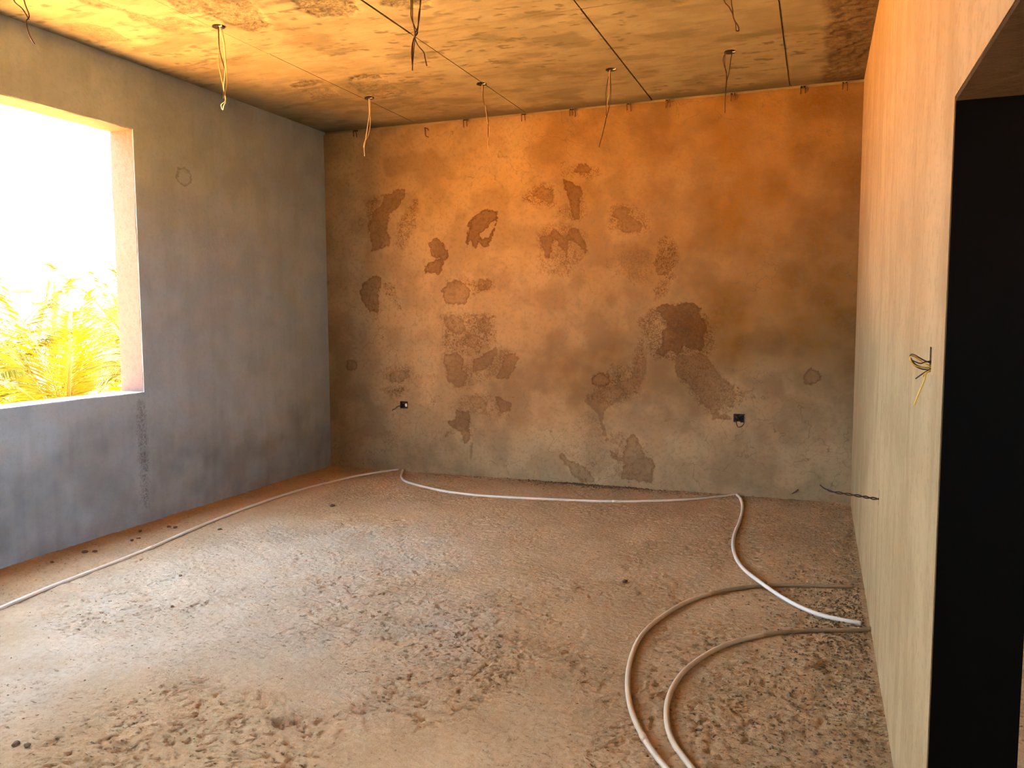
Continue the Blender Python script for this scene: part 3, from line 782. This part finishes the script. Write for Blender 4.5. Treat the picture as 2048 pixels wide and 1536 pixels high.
beyond('wall_beyond', 1, D, 0.2, (W + 0.2, W + 4.4), (-0.05, H))
beyond('wall_beyond_side', 0, W + 4.2, 0.2, (-2.2, D + 0.2), (-0.05, H), ((-1.6, 2.6, 1.0, 3.0, None),))  # unseen window added to send sky light through the doorway
beyond('wall_beyond_front', 1, -2.0, -0.2, (W + 0.2, W + 4.4), (-0.05, H))
tag(link('floor_beyond', slab('floor_beyond', 2, 0.0, -0.06, (W + 0.02, W + 4.2), (-2.0, D), (), 0.06,
                              relief=lambda u, v: -(fbm(u, v, 0.1, 4, 300) - 0.5) * 0.02, attrs=FLOOR_ATTR), M_floor), 'sandy floor of the room beyond the doorway', kind='structure')

# ------------------------------------------------------------------ setting: ceiling of cast formwork panels
ROUGH = CEIL_ROUGH
GX = [-0.02, 1.10, 2.288, 3.512, 4.702, W + 0.02]
GY = [-2.0, 0.25, 2.69, 5.13, D + 0.04]
ceiling = link('ceiling', box_mesh('ceiling', -TH, W + 4.4, -2.2, D + 0.2, H + 0.016, H + 0.22), M_ceil)
tag(ceiling, 'raw concrete ceiling with formwork panel joints', kind='structure')


def ceil_rough(u, v):
    sd, k = field(ROUGH, u, v)
    sd = sd + 0.10 * (fbm(u, v, 0.09, 4, 400) - 0.5)
    return sstep(-0.01, 0.03, sd) * k[..., 0]


def ceil_dark_strip(u, v):
    sd, _ = field([([(4.93, 7.6), (4.97, 6.6), (4.95, 5.2), (5.0, 4.0), (5.4, 4.0), (5.4, 7.6)], 1.0)], u, v)  # darker, rougher strip along the right-hand wall
    return sstep(-0.02, 0.06, sd + 0.08 * (fbm(u, v, 0.15, 4, 410) - 0.5))


def ceil_blotch_shade(u, v):
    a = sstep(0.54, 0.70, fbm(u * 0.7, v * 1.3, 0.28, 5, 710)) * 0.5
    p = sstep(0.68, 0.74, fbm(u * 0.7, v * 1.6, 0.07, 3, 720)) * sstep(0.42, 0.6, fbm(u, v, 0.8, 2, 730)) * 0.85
    e = sstep(D - 0.30, D - 0.05, v + 0.16 * (fbm(u, v, 0.12, 4, 740) - 0.5)) * 0.85  # dark band along the far wall: corner shade painted into the colour
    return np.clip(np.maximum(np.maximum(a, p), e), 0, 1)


for i in range(5):
    for j in range(4):
        g = 0.005
        lev = H + random.uniform(-0.0025, 0.0025)
        s = 0.014 if j >= 2 else 0.1
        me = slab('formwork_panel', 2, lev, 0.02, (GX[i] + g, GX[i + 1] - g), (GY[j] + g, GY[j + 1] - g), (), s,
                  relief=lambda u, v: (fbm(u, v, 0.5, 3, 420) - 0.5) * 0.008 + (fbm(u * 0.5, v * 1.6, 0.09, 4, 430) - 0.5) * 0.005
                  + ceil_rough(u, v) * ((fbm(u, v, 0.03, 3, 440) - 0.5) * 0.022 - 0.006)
                  + ceil_dark_strip(u, v) * (fbm(u, v, 0.05, 3, 450) - 0.5) * 0.03,
                  attrs={'rough': ceil_rough, 'tar': ceil_dark_strip, 'tone': wall_tone(700), 'blotch': ceil_blotch_shade})
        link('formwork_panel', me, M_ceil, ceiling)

# ------------------------------------------------------------------ outside: building below, ground, added unseen parts
tag(link('lower_storey', box_mesh('lower_storey', -TH, W + 4.4, -2.2, D + 0.2, -4.6, -0.36), M_shell), 'storey below the room', kind='structure')
tag(link('upper_storeys', box_mesh('upper_storeys', -TH, W + 4.4, -2.2, D + 0.2, H + 0.23, 21.0), M_shell), 'storeys above the room', kind='structure')  # unseen upper block, added tall so its shadow covers the ground behind
bm = bmesh.new()
add_box(bm, 2.0, 6.0, -3.9, -3.75, -0.3, 1.1)
add_box(bm, 2.0, 2.15, -3.75, -2.2, -0.3, 1.1)
add_box(bm, 5.85, 6.0, -3.75, -2.2, -0.3, 1.1)
add_box(bm, 2.0, 6.0, -3.9, -2.2, -0.45, -0.3)
tag(link('balcony', bm_mesh(bm, 'balcony'), M_shell), 'plastered balcony behind the viewer', kind='structure')  # added out of view; the parapet keeps warm ground light out
tag(link('ground', slab('ground', 2, -4.6, -0.3, (-90, 70), (-70, 110), (), 8.0), M_sand_out), 'sunlit sandy ground outside', kind='structure')


# unseen house added to bounce warm sunlight onto the far wall
HX0, HX1, HY, HZ = -9.2, -2.2, -6.0, 3.5
house = tag(empty('sandstone_house', ((HX0 + HX1) / 2, HY - 4, -4.6)), 'sandstone house across the sunlit yard', kind='structure')
wins = [(x, x + 1.1, z, z + 1.3, 0.12) for z in (-3.2, 0.6) for x in (-8.4, -6.2, -3.9)]
child('house_front', slab('house_front', 1, HY, -0.4, (HX0, HX1), (-4.6, HZ), wins, 0.8), M_bounce_sandstone, house)
child('house_body', box_mesh('house_body', HX0, HX1, HY - 8, HY - 0.401, -4.6, HZ - 0.1), M_bounce_sandstone, house)
child('parapet', box_mesh('parapet', HX0 - 0.1, HX1 + 0.1, HY - 8.1, HY + 0.1, HZ, HZ + 0.25, 0.03), M_bounce_sandstone, house)
for (x0, x1, z0, z1, dd) in wins:
    child('shutter', box_mesh('shutter', x0 + 0.02, x1 - 0.02, HY - 0.11, HY - 0.06, z0 + 0.02, z1 - 0.02, 0.01), M_trunk, house)

# ------------------------------------------------------------------ palms outside the window
def frond_mesh(name, L, droop, n, seed):
    r = random.Random(seed)
    pts = []
    for k in range(13):
        t = k / 12
        pts.append(np.array([L * (t - 0.10 * droop * t * t), 0.05 * math.sin(3 * t + seed), L * (0.42 * t - 0.62 * droop * t * t)]))
    path = spline(pts, 3)
    V, F = [], []
    st = tube_mesh('tmp', path, np.linspace(0.022, 0.004, len(path)), 4)
    V += [tuple(v.co) for v in st.vertices]
    F += [tuple(p.vertices) for p in st.polygons]
    bpy.data.meshes.remove(st)
    nst = len(F)
    for k in range(n):
        t = 0.10 + 0.90 * k / (n - 1)
        q = t * (len(path) - 1)
        a = int(min(q, len(path) - 2))
        c = path[a] + (path[a + 1] - path[a]) * (q - a)
        d = path[a + 1] - path[a]
        d /= np.linalg.norm(d)
        side = np.array([0, 1.0, 0])
        up = np.cross(d, side)
        ll = 0.52 * L / 2.6 * (0.45 + 1.1 * math.sin(math.pi * min(1, 0.12 + 0.8 * t))) * 0.75 * r.uniform(0.85, 1.1)
        for sg in (-1, 1):
            v = d * (0.55 + 0.5 * t) + side * sg * (0.9 - 0.35 * t) + up * (-0.38 + r.uniform(-0.12, 0.16))
            v /= np.linalg.norm(v)
            wdt = np.cross(v, side * sg * 0.3 + up)
            wdt = wdt / (np.linalg.norm(wdt) + 1e-9) * 0.016
            m1 = c + v * ll * 0.35
            tip = c + v * ll + np.array([0, 0, -0.12 * ll])
            b = len(V)
            V += [tuple(c), tuple(m1 + wdt), tuple(tip), tuple(m1 - wdt)]
            F.append((b, b + 1, b + 2, b + 3))
    me = bpy.data.meshes.new(name)
    me.from_pydata(V, [], F)
    me.materials.append(M_leaf)
    me.materials.append(M_stalk)
    for k in range(nst):
        me.polygons[k].material_index = 1
    me.update()
    return me


FRONDS = [frond_mesh('frond', 2.7, d, 60, s) for d, s in ((0.35, 1), (0.7, 2), (1.05, 3), (1.45, 4))]


def trunk_mesh(h):
    n = 40
    path = np.array([(0.12 * math.sin(k / n * 1.3), 0, h * k / n) for k in range(n + 1)])
    rad = [0.24 + 0.03 * (k % 2) + (0.10 if k > n - 6 else 0) for k in range(n + 1)]
    return tube_mesh('trunk', path, rad, 12)


def palm(x, y, top, label, count, seed, scale=1.0):
    r = random.Random(seed)
    t = tag(empty('date_palm', (x, y, -4.6)), label, 'palm tree', 'date palms outside the window')
    tr = link('trunk', trunk_mesh(top + 4.6), M_trunk, t)
    for k in range(count):
        f = k / (count - 1)
        o = link('frond', FRONDS[min(3, int(f * 3.4 + r.uniform(0, 0.6)))], None, t)
        o.location = (0.12 * math.sin(1.3), 0, top + 4.6 - 0.05 - 0.15 * f)
        tilt = math.radians(58 - 78 * f + r.uniform(-8, 8))
        o.rotation_euler = (r.uniform(-0.3, 0.3), -tilt, k * 2.39996 + r.uniform(-0.2, 0.2))
        sc = scale * r.uniform(0.82, 1.08)
        o.scale = (sc, sc, sc)


for args in (
        (-6.2, 9.2, -0.1, 'nearest date palm, its fronds filling the lower middle of the window', 30, 11, 0.9),
        (-7.4, 12.2, 0.6, 'date palm with tallest fronds beside the window jamb', 28, 12, 0.95),
        (-8.3, 9.0, 0.1, 'date palm at the left edge of the window view', 28, 13, 1.0),
        (-12.0, 13.6, 0.0, 'date palm standing behind the nearer palms', 26, 14, 1.0),
        (-13.5, 17.6, 0.9, 'farthest date palm, partly hidden by the window jamb', 26, 15, 1.0)):
    palm(*args)
lp = tag(empty('lamp_post', (-30.0, 26.9, -4.6)), 'thin pale lamp post far behind the palms', 'lamp post')
pm = tube_mesh('post', [(0, 0, 0), (0, 0, 4), (0, 0, 7.4)], 0.06, 8)
link('post', pm, M_pole, lp)
link('lamp_head', box_mesh('lamp_head', -0.15, 0.9, -0.15, 0.15, 7.35, 7.5, 0.03), M_rust, lp)

# ------------------------------------------------------------------ conduits on the floor
CR = 0.0118


def conduit(key, label, joints=(), lift=None, dusty_tail=None, mat=None):
    mat = mat or M_pvc
    pts = [(x, y, 0.0) for x, y in CONDUIT[key]]
    path = spline(pts, 10)
    for q in path:
        q[2] = max(ground_z(q[0], q[1]), -0.002) * 0.4 + CR * 0.9
    # smooth the height so that it reads as stiff pipe
    z = path[:, 2].copy()
    for _ in range(30):
        z[1:-1] = (z[:-2] + z[1:-1] * 2 + z[2:]) / 4
    path[:, 2] = z
    if lift is not None:
        lx, ly, lr, lh = lift
        path[:, 2] += lh * np.exp(-((path[:, 0] - lx) ** 2 + (path[:, 1] - ly) ** 2) / lr ** 2)
    mid = path[len(path) // 2]
    t = tag(empty('electrical_conduit', (mid[0], mid[1], 0)), label, 'conduit', 'plastic conduits lying on the floor')
    n = len(path)
    segs = [(0, n)]
    if dusty_tail:
        a, b = dusty_tail
        ia, ib = int(a * n), int(b * n)
        segs = [(0, ia + 1), (ia, ib + 1), (ib, n)]
    for k, (a, b) in enumerate(segs):
        if b - a < 2:
            continue
        child('pipe' if not (dusty_tail and k == 1) else 'dusty_pipe', tube_mesh('pipe', path[a:b], CR, 12), mat if not (dusty_tail and k == 1) else M_pvc_dusty, t)
    for jx, jy, jl in joints:
        i = int(np.argmin((path[:, 0] - jx) ** 2 + (path[:, 1] - jy) ** 2))
        a = max(0, i - 1)
        c, d = path[i], path[min(n - 1, i + 1)] - path[a]
        d /= np.linalg.norm(d)
        child('coupling', tube_mesh('coupling', [c - d * jl / 2, c, c + d * jl / 2], CR * 1.16, 14), mat, t)
    return t


def near(key, i):
    return CONDUIT[key][i]


conduit('A', 'long straight conduit running from the far wall to the left picture edge', ((*near('A', 4), 0.05),))
conduit('B', 'bowed conduit curving along the foot of the far wall', ((*near('B', 9), 0.05),))
cx, cy = (CONDUIT['C'][8][0] + CONDUIT['C'][9][0]) / 2, (CONDUIT['C'][8][1] + CONDUIT['C'][9][1]) / 2
conduit('C', 'S-shaped conduit crossing over another pipe to the right wall', ((*near('C', 1), 0.05),), lift=(cx, cy, 0.35, 0.024))
conduit('D', 'outer of the two hooped conduits, passing under the S-shaped one', ((*near('D', 13), 0.05),), dusty_tail=(0.0, 0.30), mat=M_pvc_beige)
conduit('E', 'inner of the two hooped conduits, ending at the right wall', (), dusty_tail=(0.0, 0.28), mat=M_pvc_beige)


# ------------------------------------------------------------------ wires hanging from the ceiling
def box_part(t, x, y, r=0.042):
    bm = bmesh.new()
    bmesh.ops.create_cone(bm, cap_ends=True, segments=20, radius1=r, radius2=r * 0.96, depth=0.012)
    bmesh.ops.translate(bm, verts=bm.verts, vec=(x, y, H - 0.003))
    o = child('ceiling_box', bm_mesh(bm, 'ceiling_box'), M_black, t)
    bm = bmesh.new()
    add_box(bm, x + r * 0.45, x + r * 1.0, y - r * 0.5, y - r * 0.2, H - 0.013, H - 0.003)
    c = link('box_lug', bm_mesh(bm, 'box_lug', bevel=0.002), M_white, o)
    c.matrix_parent_inverse = Matrix.Translation(t.location).inverted()
    c.matrix_parent_inverse = Matrix.Identity(4)


WIRE_LABELS = [
    'loose wires with a looped end hanging by the left wall',
    'thick dark wire bundle with one strand splayed out, at the top edge',
    'pale wire pair hanging near the far left corner',
    'single kinked tan wire hanging from a formwork joint in front of the far wall',
    'dark looped wire trio hanging between two others before the far wall',
    'dark square-shouldered wire loop hanging near the right end of the far wall',
    'short dark wires dangling from the top edge above the square-shouldered loop',
    'wires hanging at the upper left picture corner']
WIRE_MATS = [(M_wire_tan, M_wire_tan, M_wire_dark, M_wire_pale), (M_wire_dark, M_wire_dark, M_wire_dark, M_wire_dark), (M_wire_pale, M_wire_tan),
             (M_wire_tan, M_wire_dark), (M_wire_dark, M_wire_dark, M_wire_tan), (M_wire_dark, M_wire_dark, M_wire_dark),
             (M_wire_dark, M_wire_dark), (M_wire_dark, M_wire_dark)]
for ((bx, by), strands), lab, mats in zip(WIRES, WIRE_LABELS, WIRE_MATS):
    t = tag(empty('hanging_wire', (bx, by, H)), lab, 'wire', 'wires hanging from the ceiling')
    for k, s in enumerate(strands):
        pts = [(x, y + 0.012 * math.sin(1.7 * k + 2.1 * i), z) for i, (x, y, z) in enumerate(s)]
        pts[0] = (pts[0][0], pts[0][1], H + 0.004)
        child('strand', tube_mesh('strand', spline(pts, 6), 0.0031, 6), mats[k], t)
    box_part(t, bx, by)

# wire ties along the joint of ceiling and far wall
ORD = ('first', 'second', 'third', 'fourth', 'fifth', 'sixth', 'seventh', 'eighth', 'ninth')
for k, x in enumerate(TIES):
    t = tag(empty('wire_tie', (x, D, H - 0.03)), '%s rusty wire tie from the left corner, under the ceiling joint' % ORD[k], 'wire tie', 'rusty wire ties along the ceiling joint')
    for q, dx in enumerate((-0.016, 0.016) if k != 3 else (-0.024, 0.0, 0.024)):
        L = 0.045 + 0.02 * ((k * 7 + q * 3) % 4) / 4
        pts = [(x + dx * 0.5, D + 0.03, H - 0.015), (x + dx, D - 0.012, H - 0.022), (x + dx + 0.004 * q, D - 0.016, H - 0.03 - L * 0.5), (x + dx * 1.1, D - 0.006, H - 0.03 - L)]
        child('prong', tube_mesh('prong', spline(pts, 5), 0.0042, 6), M_rust, t)
t = tag(empty('wire_hook', (1.245, D, 3.48)), 'bent wire hook sticking out of the far wall near its left top', 'wire')
child('hook', tube_mesh('hook', spline([(1.20, D + 0.01, 3.545), (1.225, D - 0.03, 3.52), (1.23, D - 0.04, 3.49), (1.235, D - 0.04, 3.455), (1.262, D - 0.03, 3.44)], 5), 0.005, 6), M_rust, t)
child('hook_root', tube_mesh('hook_root', spline([(1.19, D + 0.01, 3.55), (1.24, D - 0.012, 3.53), (1.255, D - 0.018, 3.51)], 5), 0.005, 6), M_rust, t)


# ------------------------------------------------------------------ socket boxes in the far wall
def socket(rect, label, wire_pts, chip):
    x0, x1, z0, z1 = rect
    t = tag(empty('socket_box', ((x0 + x1) / 2, D, z0)), label, 'socket box', 'empty socket boxes in the far wall')
    bm = bmesh.new()
    e = 0.004
    add_box(bm, x0 - e, x0 + e, D - 0.003, D + 0.05, z0, z1)
    add_box(bm, x1 - e, x1 + e, D - 0.003, D + 0.05, z0, z1)
    add_box(bm, x0, x1, D - 0.003, D + 0.05, z0 - e, z0 + e)
    add_box(bm, x0, x1, D - 0.003, D + 0.05, z1 - e, z1 + e)
    add_box(bm, x0, x1, D + 0.045, D + 0.05, z0, z1)
    child('box_shell', bm_mesh(bm, 'box_shell'), M_black, t)
    for w in wire_pts:
        child('wire', tube_mesh('wire', spline(w, 6), 0.0045, 6), M_wire_dark, t)
    child('plaster_chip', box_mesh('plaster_chip', *chip, 0.003), M_white, t)


socket(SOCK_R, 'open socket box with a drooping wire loop, right part of the far wall',
       ([(4.305, D + 0.03, 0.715), (4.315, D - 0.03, 0.68), (4.335, D - 0.06, 0.64), (4.37, D - 0.05, 0.65), (4.383, D - 0.02, 0.685), (4.36, D + 0.03, 0.70)],
        [(4.33, D + 0.03, 0.72), (4.36, D - 0.02, 0.745), (4.39, D - 0.03, 0.752)],
        [(4.30, D + 0.03, 0.70), (4.31, D - 0.02, 0.73), (4.34, D - 0.02, 0.70), (4.36, D + 0.02, 0.71)]),
       (4.318, 4.352, D - 0.004, D + 0.02, 0.672, 0.684))
socket(SOCK_L, 'open socket box with a thin wire tail, left part of the far wall',
       ([(0.90, D + 0.03, 0.70), (0.875, D - 0.02, 0.70), (0.845, D - 0.03, 0.685), (0.825, D - 0.03, 0.665), (0.80, D - 0.03, 0.66), (0.795, D - 0.03, 0.645)],
        [(0.90, D + 0.03, 0.71), (0.91, D - 0.02, 0.73), (0.94, D - 0.01, 0.735), (0.955, D + 0.02, 0.72)]),
       (0.93, 0.957, D - 0.004, D + 0.03, 0.692, 0.722))

# wires in the right-hand wall
t = tag(empty('switch_wires', (W, 2.535, 1.49)), 'coiled brown and yellow wires poking from a slot beside the doorway', 'wire')
Y0 = 2.535
for pts, m in (
        ([(W + 0.03, Y0, 1.51), (W - 0.005, Y0, 1.515), (W - 0.03, Y0 - 0.01, 1.528), (W - 0.046, Y0, 1.537), (W - 0.050, Y0 + 0.012, 1.527), (W - 0.03, Y0 + 0.01, 1.503), (W + 0.02, Y0 + 0.005, 1.496)], M_wire_dark),
        ([(W + 0.03, Y0, 1.50), (W - 0.008, Y0 + 0.008, 1.508), (W - 0.03, Y0 + 0.01, 1.523), (W - 0.047, Y0, 1.533), (W - 0.052, Y0 - 0.01, 1.522), (W - 0.034, Y0 - 0.005, 1.503), (W + 0.02, Y0 - 0.005, 1.50)], M_wire_yellow),
        ([(W + 0.03, Y0, 1.52), (W - 0.01, Y0 - 0.012, 1.517), (W - 0.028, Y0 - 0.016, 1.512), (W - 0.05, Y0 - 0.006, 1.52), (W - 0.042, Y0, 1.507), (W - 0.02, Y0, 1.495), (W + 0.02, Y0, 1.492)], M_wire_dark),
        ([(W + 0.03, Y0, 1.50), (W - 0.006, Y0, 1.490), (W - 0.014, Y0 + 0.01, 1.484), (W - 0.035, Y0 + 0.012, 1.466)], M_wire_dark),
        ([(W + 0.03, Y0, 1.50), (W - 0.006, Y0 - 0.004, 1.488), (W - 0.014, Y0 - 0.01, 1.465), (W - 0.024, Y0, 1.432), (W - 0.036, Y0 + 0.01, 1.39)], M_wire_yellow),
        ([(W + 0.03, Y0, 1.495), (W - 0.008, Y0 - 0.004, 1.486), (W - 0.018, Y0 - 0.008, 1.475)], M_wire_yellow)):
    child('strand', tube_mesh('strand', spline(pts, 7), 0.0019, 6), m, t)
child('slot_box', box_mesh('slot_box', W + 0.04, W + 0.049, SLOT[0] + 0.002, SLOT[1] - 0.002, SLOT[2] + 0.002, SLOT[3] - 0.002), M_black, t)

t = tag(empty('twisted_wire', (W, 4.245, 0.75)), 'twisted dark wire pair sticking out of the right wall above the pipes', 'wire')
base = spline([(W + 0.03, 4.244, 0.747), (W - 0.03, 4.246, 0.749), (5.202, 4.248, 0.755), (5.133, 4.25, 0.761), (5.064, 4.25, 0.77), (5.016, 4.25, 0.797)], 12)
for s in (0, math.pi):
    pth = base.copy()
    for i in range(len(pth)):
        a = i * 0.42 + s
        f = 1.0 if i < len(pth) * 0.72 else 0.5
        pth[i] += np.array([0, math.cos(a) * 0.0045 * f, math.sin(a) * 0.0045 * f])
    child('strand', tube_mesh('strand', pth[:len(pth) - (9 if s else 0)], 0.0032, 6), M_wire_dark, t)
t = tag(empty('wire_offcut', (4.83, D, 0.05)), 'two short wire ends poking from the foot of the far wall', 'wire')
for dx in (0.0, 0.016):
    child('prong', tube_mesh('prong', spline([(4.80 + dx, D + 0.01, 0.05 + dx), (4.825 + dx, D - 0.012, 0.07 + dx * 0.5), (4.856 + dx * 0.3, D - 0.014, 0.10)], 5), 0.0045, 6), M_wire_dark, t)


# ------------------------------------------------------------------ clods and crumbs on the floor
def clod_mesh(r, seed):
    rr = random.Random(seed)
    bm = bmesh.new()
    bmesh.ops.create_icosphere(bm, subdivisions=2, radius=r)
    for v in bm.verts:
        k = rr.uniform(0.72, 1.18)
        v.co = Vector((v.co.x * k * 1.25, v.co.y * k, v.co.z * k * 0.65))
    return bm_mesh(bm, 'mortar_clod')


CLOD_LABELS = ['dark flat mortar clod by the left wall, left one of a close pair', 'dark mortar clod by the left wall, right one of a close pair',
               'lowest dark mortar clod of the small cluster under the window', 'middle dark mortar clod of the small cluster under the window',
               'topmost dark mortar clod of the small cluster under the window', 'left dark mortar clod of the pair touching near the left wall',
               'right dark mortar clod of the pair touching near the left wall', 'dark mortar clod closest to the lower left wall corner',
               'dark mortar clod just below the long straight conduit', 'single dark mortar clod on the bare floor below the long conduit',
               'pointed dark mortar clod in front of the stained wall', 'black mortar clod at the bottom left picture corner',
               'flat black mortar clod beside another at the bottom left', 'dark mortar clod in the middle of the floor left of the hoops',
               'small dark mortar clod on pale floor left of centre']
for k, ((x, y), lab) in enumerate(zip(CLODS, CLOD_LABELS)):
    r = (0.020, 0.015, 0.013, 0.013, 0.014, 0.014, 0.015, 0.013, 0.016, 0.011, 0.02, 0.014, 0.013, 0.016, 0.01)[k]
    o = link('mortar_clod', clod_mesh(r, k), M_clod)
    o.location = (x, y, ground_z(x, y) + r * 0.35)
    o.rotation_euler.z = k * 1.3
    tag(o, lab, 'mortar clod', 'dark mortar clods on the floor')


def crumbs(name, label, n, sampler, rmin, rmax, mat, seed):
    rg = np.random.default_rng(seed)
    x, y = sampler(rg, n)
    z = floor_height(x, y)
    r = rmin + (rmax - rmin) * rg.random(n) ** 2.5
    base = np.array([(1, 0, 0), (-1, 0, 0), (0, 1, 0), (0, -1, 0), (0, 0, 1), (0, 0, -1)], float)
    tri = np.array([(0, 2, 4), (2, 1, 4), (1, 3, 4), (3, 0, 4), (2, 0, 5), (1, 2, 5), (3, 1, 5), (0, 3, 5)])
    v = base[None] * (0.6 + 0.7 * rg.random((n, 6, 1))) * r[:, None, None]
    a = rg.random(n) * 6.28
    c, s = np.cos(a)[:, None], np.sin(a)[:, None]
    v = np.stack([v[..., 0] * c * 1.3 - v[..., 1] * s, v[..., 0] * s * 1.3 + v[..., 1] * c, v[..., 2] * 0.7], -1)
    v += np.stack([x, y, z + r * 0.25], -1)[:, None]
    f = tri[None] + (np.arange(n) * 6)[:, None, None]
    o = link(name, mesh_np(name, v.reshape(-1, 3), [f.reshape(-1, 3)]), mat)
    return tag(o, label, 'mortar crumbs', kind='stuff')


def along_back(rg, n):
    return np.clip(1.0 + 4.2 * rg.beta(2.2, 2.0, n), 0.9, W - 0.05), D - 0.02 - np.abs(rg.normal(0, 0.10, n))


def along_right(rg, n):
    return W - 0.02 - np.abs(rg.normal(0, 0.28, n)), rg.uniform(2.6, 7.3, n)


def heap(rg, n):
    return np.clip(rg.normal(3.0, 0.28, n), 2.2, 3.9), D - 0.015 - np.abs(rg.normal(0, 0.035, n))


def corner(rg, n):
    return np.clip(W - 0.03 - np.abs(rg.normal(0, 0.16, n)), 4.6, W - 0.02), np.clip(rg.normal(4.45, 0.40, n), 3.5, 5.6)


def all_over(rg, n):
    return rg.uniform(0.1, W - 0.1, n), rg.uniform(1.9, 7.3, n)


crumbs('mortar_crumbs', 'fine mortar crumbs scattered along the foot of the far wall', 1800, along_back, 0.003, 0.012, M_crumb, 1)
crumbs('mortar_crumbs', 'dark mortar crumbs heaped at the foot of the wall below the lowest stain', 1300, heap, 0.004, 0.015, M_clod, 2)
crumbs('mortar_crumbs', 'grainy mortar crumbs strewn along the right wall', 3500, along_right, 0.0025, 0.010, M_crumb, 3)
crumbs('mortar_crumbs', 'dark crumbs gathered where the pipes meet the right wall', 1500, corner, 0.002, 0.009, M_clod, 4)
crumbs('mortar_crumbs', 'tiny grit sprinkled over the whole floor', 3500, all_over, 0.0015, 0.006, M_crumb, 5)
